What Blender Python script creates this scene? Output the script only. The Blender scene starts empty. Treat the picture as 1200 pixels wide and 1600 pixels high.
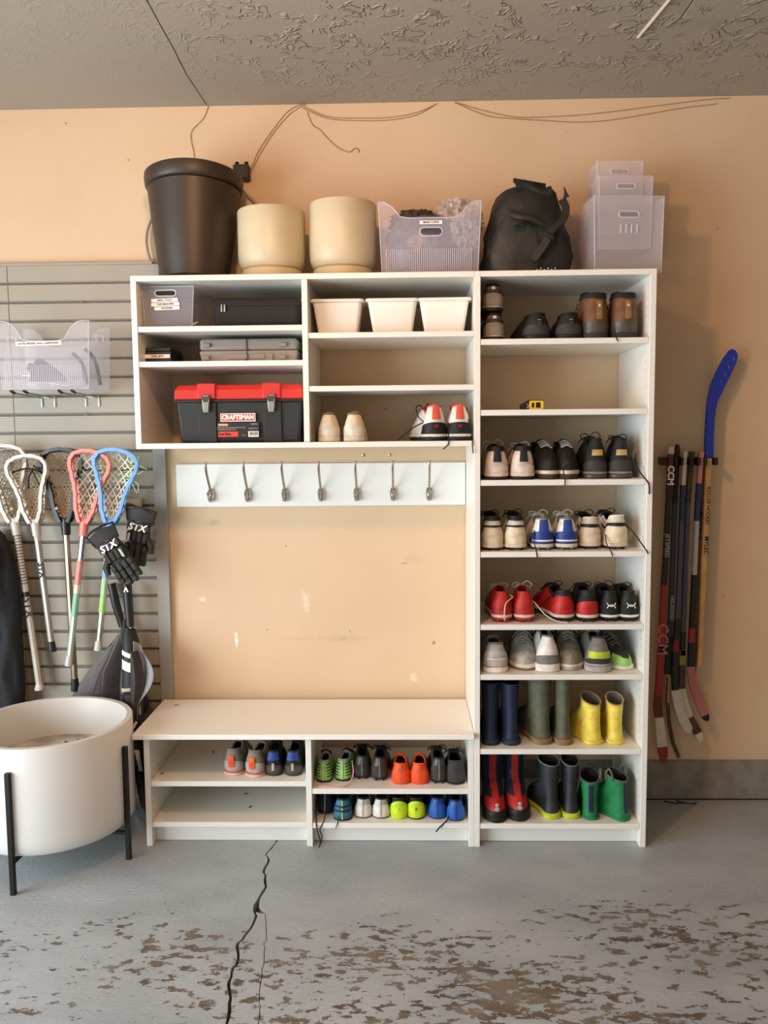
import bpy, bmesh, math, random
from math import sin, cos, pi, sqrt, radians, atan2
from mathutils import Vector, Matrix, noise
random.seed(7)
SC = bpy.context.scene
COL = SC.collection

# ---------------------------------------------------------------- camera
cam = bpy.data.objects.new('camera', bpy.data.cameras.new('camera'))
COL.objects.link(cam)
YAW, PIT, ROL, FPX = -0.0251, -0.0906, -0.0092, 1296.77
fwd = Vector((sin(YAW)*cos(PIT), cos(YAW)*cos(PIT), sin(PIT)))
r0 = Vector((cos(YAW), -sin(YAW), 0)); u0 = r0.cross(fwd)
rr = cos(ROL)*r0 + sin(ROL)*u0; uu = -sin(ROL)*r0 + cos(ROL)*u0
mw = Matrix((rr, uu, -fwd)).transposed().to_4x4()
mw.translation = Vector((0, -3.4523, 1.5505))
cam.matrix_world = mw
cam.data.sensor_fit = 'HORIZONTAL'; cam.data.sensor_width = 36; cam.data.lens = FPX/1200*36
cam.data.clip_start = 0.05
SC.camera = cam
# ---------------------------------------------------------------- world, light, exposure
SC.view_settings.view_transform = 'Standard'; SC.view_settings.look = 'None'
SC.view_settings.gamma = 1; SC.view_settings.use_curve_mapping = False
SC.view_settings.exposure = 0.38
W_ = bpy.data.worlds.new('world'); SC.world = W_; W_.use_nodes = True
W_.node_tree.nodes['Background'].inputs[0].default_value = (0.75, 0.86, 1.0, 1)
W_.node_tree.nodes['Background'].inputs[1].default_value = 0.4
def area(name, loc, rot, sx, sy, power, col):
    l = bpy.data.lights.new(name, 'AREA'); l.shape = 'RECTANGLE'; l.size = sx; l.size_y = sy
    l.energy = power; l.color = col
    o = bpy.data.objects.new(name, l); o.location = loc; o.rotation_euler = rot; COL.objects.link(o); return o
# daylight through the open garage door behind the camera
area('door_daylight', (-3.36, -3.3, 1.12), (0, radians(-90), 0), 2.1, 3.9, 205, (0.83, 0.93, 1.0))
# weak fill light added behind the camera, set at an unseen opening
area('rear_fill', (-1.15, -5.5, 1.3), (radians(90), 0, 0), 4.2, 2.0, 8, (0.92, 0.96, 1.0))
# warm ceiling bulb
bl = bpy.data.lights.new('bulb_light', 'POINT'); bl.energy = 44; bl.color = (1.0, 0.50, 0.235); bl.shadow_soft_size = 0.06
bo = bpy.data.objects.new('bulb_light', bl); bo.location = (-0.42, -1.95, 2.72); COL.objects.link(bo)

# ---------------------------------------------------------------- helpers
def S(h, k=1.0):
    c = [int(h[i:i+2], 16)/255 for i in (0, 2, 4)]
    return tuple(k*(x/12.92 if x <= .04045 else ((x+.055)/1.055)**2.4) for x in c) + (1,)
MATS = {}
def mat(name, col, rough=.5, metal=0.0, ns=0, na=0.0, bs=0, bd=0.0, alpha=1.0, spec=None, col2=None, weave=0):
    if name in MATS: return MATS[name]
    m = bpy.data.materials.new(name); m.use_nodes = True
    nt = m.node_tree; b = nt.nodes['Principled BSDF']
    c = S(col) if isinstance(col, str) else col
    b.inputs['Base Color'].default_value = c
    b.inputs['Roughness'].default_value = rough; b.inputs['Metallic'].default_value = metal
    if alpha < 1: b.inputs['Alpha'].default_value = alpha
    if spec is not None: b.inputs['Specular IOR Level'].default_value = spec
    tc = nt.nodes.new('ShaderNodeTexCoord')
    if ns:
        n = nt.nodes.new('ShaderNodeTexNoise'); n.inputs['Scale'].default_value = ns; n.inputs['Detail'].default_value = 4
        nt.links.new(tc.outputs['Object'], n.inputs['Vector'])
        r = nt.nodes.new('ShaderNodeValToRGB')
        c2 = S(col2) if col2 else tuple(x*(1-na) for x in c[:3]) + (1,)
        c1 = c if col2 else tuple(min(1, x*(1+na*.6)) for x in c[:3]) + (1,)
        r.color_ramp.elements[0].position = .35; r.color_ramp.elements[1].position = .65
        r.color_ramp.elements[0].color = c2; r.color_ramp.elements[1].color = c1
        nt.links.new(n.outputs['Fac'], r.inputs['Fac']); nt.links.new(r.outputs['Color'], b.inputs['Base Color'])
    if bs:
        n2 = nt.nodes.new('ShaderNodeTexNoise'); n2.inputs['Scale'].default_value = bs; n2.inputs['Detail'].default_value = 3
        nt.links.new(tc.outputs['Object'], n2.inputs['Vector'])
        bp = nt.nodes.new('ShaderNodeBump'); bp.inputs['Distance'].default_value = bd; bp.inputs['Strength'].default_value = .8
        nt.links.new(n2.outputs['Fac'], bp.inputs['Height']); nt.links.new(bp.outputs['Normal'], b.inputs['Normal'])
    MATS[name] = m
    return m

class MB:
    def __init__(s): s.v = []; s.f = []; s.m = []
    def add(s, vs, fs, mi=0, mtx=None):
        o = len(s.v)
        s.v += [tuple(mtx @ Vector(p)) for p in vs] if mtx else [tuple(p) for p in vs]
        s.f += [tuple(i+o for i in f) for f in fs]; s.m += [mi]*len(fs); return s
    def box(s, x0, x1, y0, y1, z0, z1, mi=0, mtx=None, tx=0, ty=0):
        # tx, ty: inset of the bottom
        vs = [(x0+tx, y0+ty, z0), (x1-tx, y0+ty, z0), (x1-tx, y1-ty, z0), (x0+tx, y1-ty, z0), (x0, y0, z1), (x1, y0, z1), (x1, y1, z1), (x0, y1, z1)]
        return s.add(vs, [(0, 3, 2, 1), (4, 5, 6, 7), (0, 1, 5, 4), (1, 2, 6, 5), (2, 3, 7, 6), (3, 0, 4, 7)], mi, mtx)
    def tube(s, pts, r, n=8, mi=0, closed=False, cap=True, mtx=None, flat=1.0):
        pts = [Vector(p) for p in pts]; N = len(pts)
        rs = r if isinstance(r, (list, tuple)) else [r]*N
        vs = []; up = None
        for i, p in enumerate(pts):
            if closed: t = pts[(i+1) % N]-pts[i-1]
            else: t = pts[min(i+1, N-1)]-pts[max(i-1, 0)]
            if t.length < 1e-9: t = Vector((0, 0, 1))
            t.normalize()
            if up is None:
                a = Vector((0, 1, 0)) if abs(t.y) < .9 else Vector((1, 0, 0))
                up = (a - t*a.dot(t)).normalized()
            else:
                up = up - t*up.dot(t)
                up = up.normalized() if up.length > 1e-6 else Vector((1, 0, 0))
            w = t.cross(up)
            for k in range(n):
                a = 2*pi*k/n + pi/n
                vs.append(p + (up*cos(a)*flat + w*sin(a))*rs[i])
        fs = []
        M = N if closed else N-1
        for i in range(M):
            j = (i+1) % N
            for k in range(n):
                l = (k+1) % n
                fs.append((i*n+k, i*n+l, j*n+l, j*n+k))
        if cap and not closed:
            fs.append(tuple(range(n))[::-1]); fs.append(tuple((N-1)*n+k for k in range(n)))
        return s.add(vs, fs, mi, mtx)
    def loft(s, rings, mi=0, cap0=True, cap1=True, closed=True, mtx=None, mfn=None):
        n = len(rings[0]); vs = [p for r in rings for p in r]; fs = []; ms = []
        for i in range(len(rings)-1):
            for k in range(n if closed else n-1):
                l = (k+1) % n
                fs.append((i*n+k, i*n+l, (i+1)*n+l, (i+1)*n+k)); ms.append(mfn(i, k) if mfn else mi)
        if cap0: fs.append(tuple(range(n))[::-1]); ms.append(ms[0])
        if cap1: fs.append(tuple((len(rings)-1)*n+k for k in range(n))); ms.append(ms[-2] if cap0 else ms[-1])
        s.add(vs, fs, 0, mtx); s.m[-len(ms):] = ms
        return s
    def lathe(s, prof, n=48, mi=0, mtx=None, rad=None, mfn=None):
        rings = [[((r*(rad(2*pi*k/n, z) if rad else 1))*cos(2*pi*k/n), (r*(rad(2*pi*k/n, z) if rad else 1))*sin(2*pi*k/n), z) for k in range(n)] for r, z in prof]
        return s.loft(rings, mi, mtx=mtx, mfn=mfn)
    def grid(s, P, nu, nv, mi=0, closed=False, mtx=None):
        vs = [P(i/nu, j/nv) for i in range(nu+1) for j in range(nv+1)]
        fs = [(i*(nv+1)+j, (i+1)*(nv+1)+j, (i+1)*(nv+1)+j+1, i*(nv+1)+j+1) for i in range(nu) for j in range(nv)]
        return s.add(vs, fs, mi, mtx)
    def slab(s, P, nu, nv, th, mi=0, mtx=None):
        """closed thin shell: P(u,v)->point ; offset along normal"""
        e = 1e-3
        def N(u, v):
            a = Vector(P(min(1, u+e), v))-Vector(P(max(0, u-e), v)); b = Vector(P(u, min(1, v+e)))-Vector(P(u, max(0, v-e)))
            c = a.cross(b); return c.normalized() if c.length > 1e-12 else Vector((0, 0, 1))
        A = [[Vector(P(i/nu, j/nv)) for j in range(nv+1)] for i in range(nu+1)]
        vs = [A[i][j] for i in range(nu+1) for j in range(nv+1)]
        vs += [A[i][j]+N(i/nu, j/nv)*th for i in range(nu+1) for j in range(nv+1)]
        o = (nu+1)*(nv+1); g = lambda i, j: i*(nv+1)+j; fs = []
        for i in range(nu):
            for j in range(nv):
                fs.append((g(i, j), g(i, j+1), g(i+1, j+1), g(i+1, j)))
                fs.append((o+g(i, j), o+g(i+1, j), o+g(i+1, j+1), o+g(i, j+1)))
        for i in range(nu):
            fs.append((g(i, 0), g(i+1, 0), o+g(i+1, 0), o+g(i, 0))); fs.append((g(i, nv), o+g(i, nv), o+g(i+1, nv), g(i+1, nv)))
        for j in range(nv):
            fs.append((g(0, j), o+g(0, j), o+g(0, j+1), g(0, j+1))); fs.append((g(nu, j), g(nu, j+1), o+g(nu, j+1), o+g(nu, j)))
        return s.add(vs, fs, mi, mtx)
    def obj(s, name, mats, parent=None, bev=0, smooth=40, loc=None, seg=2, fix=True):
        me = bpy.data.meshes.new(name); me.from_pydata(s.v, [], s.f)
        if not isinstance(mats, (list, tuple)): mats = [mats]
        for m in mats: me.materials.append(m)
        me.polygons.foreach_set('material_index', s.m)
        if fix:
            bm = bmesh.new(); bm.from_mesh(me)
            bmesh.ops.recalc_face_normals(bm, faces=bm.faces); bm.to_mesh(me); bm.free()
        me.update()
        if smooth:
            me.shade_smooth(); me.set_sharp_from_angle(angle=radians(smooth))
        o = bpy.data.objects.new(name, me); COL.objects.link(o)
        if parent: o.parent = parent
        if loc: o.location = loc
        if bev:
            md = o.modifiers.new('bevel', 'BEVEL'); md.width = bev; md.segments = seg; md.limit_method = 'ANGLE'; md.angle_limit = radians(50)
        return o
def thing(name, label, cat, loc=(0, 0, 0), rot=(0, 0, 0), group=None):
    o = bpy.data.objects.new(name, None); COL.objects.link(o); o.empty_display_size = .05
    o.location = loc; o.rotation_euler = rot; o['label'] = label; o['category'] = cat
    if group: o['group'] = group
    return o
def tag(o, label, cat, group=None):
    o['label'] = label; o['category'] = cat
    if group: o['group'] = group
    return o
def struct(o, label=None, cat='structure'):
    o['kind'] = 'structure'
    if label: o['label'] = label; o['category'] = cat
    return o
def plabel(o, l): o['label'] = l; return o
def interp(t, ks):
    if t <= ks[0][0]: return ks[0][1]
    for (a, b), (c, d) in zip(ks, ks[1:]):
        if t <= c:
            w = (t-a)/(c-a); w = w*w*(3-2*w); return b+(d-b)*w
    return ks[-1][1]
def lin(t, ks):
    if t <= ks[0][0]: return ks[0][1]
    for (a, b), (c, d) in zip(ks, ks[1:]):
        if t <= c: return b+(d-b)*(t-a)/(c-a)
    return ks[-1][1]
def smooth_path(pts, k=6, closed=False):
    P = [Vector(p) for p in pts]; n = len(P); out = []
    rng = range(n if closed else n-1)
    for i in rng:
        if closed: a, b, c, d = P[i-1], P[i], P[(i+1) % n], P[(i+2) % n]
        else: a, b, c, d = P[max(i-1, 0)], P[i], P[i+1], P[min(i+2, n-1)]
        for j in range(k):
            t = j/k
            out.append(.5*((2*b)+(c-a)*t+(2*a-5*b+4*c-d)*t*t+(3*b-a-3*c+d)*t**3))
    if not closed: out.append(P[-1])
    return out
def text_verts(txt, size, ext=.0004, bold=0.0, xs=1.0, ital=0.0):
    cu = bpy.data.curves.new('t', 'FONT'); cu.body = txt; cu.size = size; cu.align_x = 'CENTER'; cu.align_y = 'CENTER'
    cu.extrude = ext; cu.offset = bold; cu.resolution_u = 2; cu.shear = ital
    ob = bpy.data.objects.new('t', cu); me = bpy.data.meshes.new_from_object(ob)
    vs = [(v.co.x*xs, -v.co.z, v.co.y) for v in me.vertices]; fs = [tuple(p.vertices) for p in me.polygons]
    bpy.data.objects.remove(ob); bpy.data.curves.remove(cu); bpy.data.meshes.remove(me)
    return vs, fs
def text(name, txt, size, m, parent, loc, rot=(0, 0, 0), bold=0.0, xs=1.0, wrap=None, ital=0.0):
    vs, fs = text_verts(txt, size, bold=bold, xs=xs, ital=ital)
    if wrap: vs = [wrap(v) for v in vs]
    else:
        M_ = Matrix.Translation(loc) @ Matrix.Rotation(rot[2], 4, 'Z') @ Matrix.Rotation(rot[1], 4, 'Y') @ Matrix.Rotation(rot[0], 4, 'X')
        vs = [M_ @ Vector(v) for v in vs]
    b = MB(); b.add(vs, fs)
    return b.obj(name, m, parent, smooth=0, fix=False)
def curve_plate(outline, holes, th, bevel=0):
    """filled 2D outline with holes -> mesh verts in (x, y, z=th dir)"""
    cu = bpy.data.curves.new('p', 'CURVE'); cu.dimensions = '2D'; cu.fill_mode = 'BOTH'; cu.extrude = th/2
    for pl in [outline]+list(holes):
        sp = cu.splines.new('POLY'); sp.points.add(len(pl)-1); sp.use_cyclic_u = True
        for p, q in zip(sp.points, pl): p.co = (q[0], q[1], 0, 1)
    ob = bpy.data.objects.new('p', cu); me = bpy.data.meshes.new_from_object(ob)
    vs = [v.co.copy() for v in me.vertices]; fs = [tuple(p.vertices) for p in me.polygons]
    bpy.data.objects.remove(ob); bpy.data.curves.remove(cu); bpy.data.meshes.remove(me)
    return vs, fs
def slot(cx, cy, w, h, n=6):
    r = h/2; o = []
    for k in range(n+1): a = -pi/2+pi*k/n; o.append((cx+w/2-r+r*cos(a), cy+r*sin(a)))
    for k in range(n+1): a = pi/2+pi*k/n; o.append((cx-w/2+r+r*cos(a), cy+r*sin(a)))
    return o
XZ = Matrix(((1, 0, 0, 0), (0, 0, -1, 0), (0, 1, 0, 0), (0, 0, 0, 1)))   # plate in x,z ; thickness along -y
YZ = Matrix(((0, 0, 1, 0), (1, 0, 0, 0), (0, 1, 0, 0), (0, 0, 0, 1)))    # plate in y,z ; thickness along x

# ---------------------------------------------------------------- materials of the room
def nodes(m): return m.node_tree.nodes, m.node_tree.links
def make_wall():
    m = mat('wall_paint', 'dcc09c', .75); N, L = nodes(m); b = N['Principled BSDF']
    tc = N.new('ShaderNodeTexCoord')
    n = N.new('ShaderNodeTexNoise'); n.inputs['Scale'].default_value = 1.7; n.inputs['Detail'].default_value = 6
    L.new(tc.outputs['Object'], n.inputs['Vector'])
    r = N.new('ShaderNodeValToRGB'); r.color_ramp.elements[0].position = .3; r.color_ramp.elements[1].position = .7
    r.color_ramp.elements[0].color = S('d2b490'); r.color_ramp.elements[1].color = S('dbbf9d')
    L.new(n.outputs['Fac'], r.inputs['Fac'])
    # scuffs with shapes of their own: (x, z, rx, rz, strength)
    cur = r.outputs['Color']
    sx = N.new('ShaderNodeSeparateXYZ'); L.new(tc.outputs['Object'], sx.inputs[0])
    n2 = N.new('ShaderNodeTexNoise'); n2.inputs['Scale'].default_value = 40; n2.inputs['Detail'].default_value = 5
    L.new(tc.outputs['Object'], n2.inputs['Vector'])
    def M2(op, a, b_=None, c=None):
        q = N.new('ShaderNodeMath'); q.operation = op
        for i, x in enumerate((a, b_, c)):
            if x is None: continue
            if isinstance(x, (int, float)): q.inputs[i].default_value = x
            else: L.new(x, q.inputs[i])
        return q.outputs[0]
    for x, z, rx, rz, st, c in ((-.26, .70, .13, .018, .22, '9a8a70'), (-.45, .70, .1, .008, .15, '9a8a70'), (-.42, .86, .025, .05, .4, 'f6ead8'),
                                (.04, 1.04, .06, .03, .12, '9a8868'), (.0, 1.02, .02, .003, .6, '6f5a40'), (.12, .68, .01, .01, .5, '6b5638'),
                                (.03, .53, .02, .02, .6, 'f2e3c8'), (-.86, .87, .016, .016, .7, 'f4e6d0'), (-.72, .70, .008, .045, .9, 'fbf2e4'), (-.8, 1.2, .03, .02, .3, 'a28c70')):
        dx = M2('DIVIDE', M2('SUBTRACT', sx.outputs['X'], x), rx); dz = M2('DIVIDE', M2('SUBTRACT', sx.outputs['Z'], z), rz)
        d = M2('SQRT', M2('ADD', M2('MULTIPLY', dx, dx), M2('MULTIPLY', dz, dz)))
        d = M2('ADD', d, M2('MULTIPLY', M2('SUBTRACT', n2.outputs['Fac'], .5), 2.2))
        k = M2('MULTIPLY', M2('SUBTRACT', 1.0, d), st*1.4); k = M2('MINIMUM', M2('MAXIMUM', k, 0), 1.0)
        mx = N.new('ShaderNodeMix'); mx.data_type = 'RGBA'; L.new(k, mx.inputs[0]); L.new(cur, mx.inputs[6]); mx.inputs[7].default_value = S(c); cur = mx.outputs[2]
    # sparse specks
    v = N.new('ShaderNodeTexVoronoi'); v.inputs['Scale'].default_value = 7; L.new(tc.outputs['Object'], v.inputs['Vector'])
    wn = M2('LESS_THAN', v.outputs['Distance'], .035)
    mx = N.new('ShaderNodeMix'); mx.data_type = 'RGBA'; L.new(M2('MULTIPLY', wn, .55), mx.inputs[0]); L.new(cur, mx.inputs[6]); mx.inputs[7].default_value = S('7d6448'); cur = mx.outputs[2]
    L.new(cur, b.inputs['Base Color'])
    n3 = N.new('ShaderNodeTexNoise'); n3.inputs['Scale'].default_value = 90; L.new(tc.outputs['Object'], n3.inputs['Vector'])
    bp = N.new('ShaderNodeBump'); bp.inputs['Distance'].default_value = .0015; bp.inputs['Strength'].default_value = .5
    L.new(n3.outputs['Fac'], bp.inputs['Height']); L.new(bp.outputs['Normal'], b.inputs['Normal'])
    return m
def make_floor():
    m = mat('floor_epoxy', '9a9e9c', .5); N, L = nodes(m); b = N['Principled BSDF']
    tc = N.new('ShaderNodeTexCoord'); mp = N.new('ShaderNodeMapping'); mp.inputs['Scale'].default_value = (1, 1.9, 1)
    L.new(tc.outputs['Object'], mp.inputs['Vector'])
    def NT(scale, det, rough=.6, vec=mp):
        n = N.new('ShaderNodeTexNoise'); n.inputs['Scale'].default_value = scale; n.inputs['Detail'].default_value = det; n.inputs['Roughness'].default_value = rough
        L.new(vec.outputs[0] if vec is mp else tc.outputs['Object'], n.inputs['Vector']); return n.outputs['Fac']
    def M2(op, a, b_=None):
        q = N.new('ShaderNodeMath'); q.operation = op
        for i, x in enumerate((a, b_)):
            if x is None: continue
            if isinstance(x, (int, float)): q.inputs[i].default_value = x
            else: L.new(x, q.inputs[i])
        return q.outputs[0]
    def ramp(f, a, b_, lo=0., hi=1.):
        r = N.new('ShaderNodeMapRange'); r.inputs[1].default_value = a; r.inputs[2].default_value = b_; r.inputs[3].default_value = lo; r.inputs[4].default_value = hi; L.new(f, r.inputs[0]); return r.outputs[0]
    def mix(f, a, b_):
        x = N.new('ShaderNodeMix'); x.data_type = 'RGBA'; L.new(f, x.inputs[0])
        for i, c in ((6, a), (7, b_)):
            if isinstance(c, str): x.inputs[i].default_value = S(c)
            else: L.new(c, x.inputs[i])
        return x.outputs[2]
    sx = N.new('ShaderNodeSeparateXYZ'); L.new(tc.outputs['Object'], sx.inputs[0])
    near = ramp(sx.outputs['Y'], -.45, -1.0)              # worn where cars drive in
    base = mix(ramp(NT(2.2, 5), .35, .65), '949ba0', 'a8aeb1')
    base = mix(M2('MULTIPLY', ramp(NT(60, 6, .75), .5, .75), .35), base, 'c6c9c7')
    big = NT(1.6, 2, .5); fine = NT(17, 6, .66)
    rightw = ramp(sx.outputs['X'], -1.3, .5, -.03, .022)
    thr = M2('ADD', M2('ADD', rightw, M2('MULTIPLY', M2('SUBTRACT', big, .5), .45)), M2('MULTIPLY', M2('SUBTRACT', near, 1), .32))
    chip = ramp(M2('ADD', fine, thr), .552, .566)
    brown = mix(ramp(NT(5, 4), .4, .6), '584d40', '796f61')
    c = mix(chip, base, brown)
    L.new(c, b.inputs['Base Color'])
    rg = ramp(chip, 0, 1, .42, .85); L.new(rg, b.inputs['Roughness'])
    h = M2('ADD', M2('MULTIPLY', chip, -1.0), M2('MULTIPLY', NT(45, 6, .7), .8))
    bp = N.new('ShaderNodeBump'); bp.inputs['Distance'].default_value = .004; bp.inputs['Strength'].default_value = .7
    L.new(h, bp.inputs['Height']); L.new(bp.outputs['Normal'], b.inputs['Normal'])
    return m
def make_ceiling():
    m = mat('ceiling_stomp', 'a39a8c', .55); N, L = nodes(m); b = N['Principled BSDF']
    tc = N.new('ShaderNodeTexCoord')
    w = N.new('ShaderNodeTexNoise'); w.inputs['Scale'].default_value = 9; w.inputs['Detail'].default_value = 2; L.new(tc.outputs['Object'], w.inputs['Vector'])
    mx = N.new('ShaderNodeMix'); mx.data_type = 'VECTOR'; mx.inputs[0].default_value = .10; L.new(tc.outputs['Object'], mx.inputs[4]); L.new(w.outputs['Color'], mx.inputs[5])
    n = N.new('ShaderNodeTexNoise'); n.inputs['Scale'].default_value = 15; n.inputs['Detail'].default_value = 2; n.inputs['Roughness'].default_value = .4; n.inputs['Distortion'].default_value = 1.5
    L.new(mx.outputs[1], n.inputs['Vector'])
    def M2(op, a, b_=None):
        q = N.new('ShaderNodeMath'); q.operation = op
        for i, x in enumerate((a, b_)):
            if x is None: continue
            if isinstance(x, (int, float)): q.inputs[i].default_value = x
            else: L.new(x, q.inputs[i])
        return q.outputs[0]
    ridge = M2('SUBTRACT', 1.0, M2('MULTIPLY', M2('ABSOLUTE', M2('SUBTRACT', n.outputs['Fac'], .5)), 16))
    ridge = M2('MAXIMUM', ridge, 0)
    k = N.new('ShaderNodeTexNoise'); k.inputs['Scale'].default_value = 11; k.inputs['Detail'].default_value = 3; L.new(tc.outputs['Object'], k.inputs['Vector'])
    sel = N.new('ShaderNodeMapRange'); sel.inputs[1].default_value = .47; sel.inputs[2].default_value = .56; L.new(k.outputs['Fac'], sel.inputs[0])
    sx = N.new('ShaderNodeSeparateXYZ'); L.new(tc.outputs['Object'], sx.inputs[0])
    lf = N.new('ShaderNodeMapRange'); lf.inputs[1].default_value = -.85; lf.inputs[2].default_value = -.3; lf.inputs[3].default_value = .12; L.new(sx.outputs['X'], lf.inputs[0])
    yf = N.new('ShaderNodeMapRange'); yf.inputs[1].default_value = -.02; yf.inputs[2].default_value = -.6; yf.inputs[3].default_value = .15; L.new(sx.outputs['Y'], yf.inputs[0])
    h = M2('MULTIPLY', M2('MULTIPLY', M2('MULTIPLY', ridge, sel.outputs[0]), lf.outputs[0]), yf.outputs[0])
    f = N.new('ShaderNodeTexNoise'); f.inputs['Scale'].default_value = 120; L.new(tc.outputs['Object'], f.inputs['Vector'])
    h = M2('ADD', h, M2('MULTIPLY', f.outputs['Fac'], .12))
    bp = N.new('ShaderNodeBump'); bp.inputs['Distance'].default_value = .008; bp.inputs['Strength'].default_value = 1
    L.new(h, bp.inputs['Height']); L.new(bp.outputs['Normal'], b.inputs['Normal'])
    return m
M_wall = make_wall(); M_floor = make_floor(); M_ceil = make_ceiling()
M_conc = mat('concrete', '8a8579', .85, ns=14, na=.2, bs=60, bd=.003)
M_dark = mat('dark_gap', '2a221b', .95)
M_white = mat('white_melamine', 'e9e6dc', .38, ns=3, na=.02)
M_edge = mat('white_edge', 'efece4', .35)
M_slat = mat('grey_slatwall', 'a09888', .5, ns=5, na=.03)
M_slatd = mat('grey_slat_groove', '7b7367', .6)
M_black = mat('black_plastic', '17160f', .45)
M_blackm = mat('black_metal', '24231f', .4, .6)
M_steel = mat('brushed_steel', 'c2bdb2', .3, 1.0)
M_nickel = mat('antique_nickel', 'b5aea2', .25, 1.0)
M_lab = mat('label_paper', 'f4f0e6', .6)
M_ink = mat('label_ink', '221f1c', .7)

# ---------------------------------------------------------------- room shell
CZ = 2.88
struct(MB().box(-3.4, 2.7, 0, .12, -.05, CZ+.1).obj('wall_back', M_wall, smooth=0))
struct(MB().box(-3.52, -3.4, -1.3, .12, -.05, CZ+.1).box(-3.52, -3.4, -5.6, -5.3, -.05, CZ+.1).box(-3.52, -3.4, -5.3, -1.3, 2.2, CZ+.1).obj('wall_left', M_wall, smooth=0))
struct(MB().box(2.7, 2.82, -5.6, .12, -.05, CZ+.1).obj('wall_right', mat('wall_right_low_bounce', '8d7658', .8), smooth=0))  # unseen wall, colour darkened to cut the light it bounces back
struct(MB().box(-3.4, -3.3, -5.72, -5.6, -.05, CZ).box(1.0, 2.7, -5.72, -5.6, -.05, CZ).box(-3.3, 1.0, -5.72, -5.6, 2.2, CZ).obj('wall_front', M_wall, smooth=0))
struct(MB().box(-3.4, 2.7, -.012, 0, 0, .170).obj('baseboard_back', M_conc, bev=.002))
# ceiling: two boards with an open joint
jag = [(-.781, 0), (-.784, -.1), (-.789, -.3), (-.784, -.42), (-.780, -.5), (-.778, -.66), (-.774, -.8), (-.776, -1.3), (-.78, -5.6)]
b = MB()
for sgn, xe in ((-1, -3.4), (1, 2.7)):
    top = [(x+sgn*.0022, y) for x, y in jag]; pl = top+[(xe, -5.6), (xe, 0)]
    n = len(pl); b.add([(x, y, CZ) for x, y in pl]+[(x, y, CZ+.02) for x, y in pl], [tuple(range(n)), tuple(range(n, 2*n))[::-1]]+[(i, (i+1) % n, n+(i+1) % n, n+i) for i in range(n)])
b.box(-3.4, 2.7, -5.6, 0, CZ+.021, CZ+.08)
struct(b.obj('ceiling', M_ceil, smooth=0))
# drywall joint ridge and the hatch frame in the ceiling at upper right
b = MB(); b.tube([(.795, -.51, CZ), (.808, -.62, CZ-.002), (.825, -.76, CZ), (.86, -1.1, CZ)], .006, 6)
struct(b.obj('trim_1', mat('joint_ridge', 'cfc4b2', .7)))
b = MB(); b.box(.893, 1.6, -.644, -.640, CZ-.004, CZ+.001); b.tube([(.868, -.585, CZ), (.893, -.642, CZ), (.90, -1.2, CZ)], .004, 5)
b.box(.897, 1.6, -1.3, -.646, CZ-.010, CZ)
struct(b.obj('trim_2', M_ceil, smooth=0))
b = MB(); b.tube([(.866, -.58, CZ-.003), (.891, -.640, CZ-.003), (.896, -1.2, CZ-.009)], .0035, 5); b.tube([(.89, -.641, CZ-.004), (1.6, -.641, CZ-.004)], .0025, 5)
struct(b.obj('trim_3', mat('hatch_gap', '6b5a48', .9)))
# floor: three slabs parted by the cracks
c1 = [(-.49, 0), (-.497, -.2), (-.501, -.373), (-.512, -.43), (-.528, -.492), (-.515, -.515), (-.509, -.538), (-.516, -.60), (-.503, -.658), (-.497, -.69), (-.490, -.713), (-.499, -.77), (-.508, -.824), (-.502, -.869),
      (-.493, -.905), (-.495, -.940), (-.51, -1.0), (-.522, -1.057), (-.511, -1.09), (-.506, -1.120), (-.513, -1.18), (-.510, -1.236), (-.493, -1.289), (-.487, -1.33), (-.483, -1.390), (-.47, -1.5), (-.48, -2), (-.43, -5.6)]
c2 = [(-.497, -.83), (-.474, -.86), (-.455, -.922), (-.447, -.97), (-.441, -1.0), (-.436, -1.06), (-.428, -1.119), (-.424, -1.18), (-.418, -1.262), (-.405, -1.32), (-.399, -1.389), (-.39, -1.6), (-.36, -2.2), (-.33, -5.6)]
def slabpoly(b, pl):
    n = len(pl); b.add([(x, y, 0) for x, y in pl]+[(x, y, -.03) for x, y in pl], [tuple(range(n)), tuple(range(n, 2*n))[::-1]]+[(i, (i+1) % n, n+(i+1) % n, n+i) for i in range(n)])
def jagged(c, amp):
    out = []
    for (a, b_), (c_, d) in zip(c, c[1:]):
        n = max(1, int(abs(d-b_)/.018)) if b_ > -1.6 else 1
        for k in range(n):
            t_ = k/n; y_ = b_+(d-b_)*t_; out.append((a+(c_-a)*t_+(amp*(noise.noise(Vector((y_*38, 1, 4)))+.6*noise.noise(Vector((y_*110, 2, 4)))) if 0 < k else 0), y_))
    return out+[c[-1]]
c1 = jagged(c1, .008); c2 = jagged(c2, .006)
def gapw(y): return (.0028 if y > -.5 else .0045)+.0022*noise.noise(Vector((y*30, 7, 1)))+.0012*noise.noise(Vector((y*120, 7, 1)))
b = MB()
slabpoly(b, [(x-gapw(y), y) for x, y in c1]+[(-3.4, -5.6), (-3.4, 0)])
slabpoly(b, [(x+gapw(y), y) for x, y in c1 if y > -.82]+[(c2[0][0]+.003, c2[0][1])]+[(x+.0012, y) for x, y in c2[1:]]+[(2.7, -5.6), (2.7, 0)])
slabpoly(b, [(x+gapw(y), y) for x, y in c1 if y < -.86]+[(x-.0012, y) for x, y in c2[::-1] if y < -.87])
fl = struct(b.obj('floor', M_floor, smooth=0))
struct(MB().box(-3.4, 2.7, -5.6, 0, -.08, -.031).obj('trim_4', mat('crack_bottom', '4a3a2c', .95), smooth=0))
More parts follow.
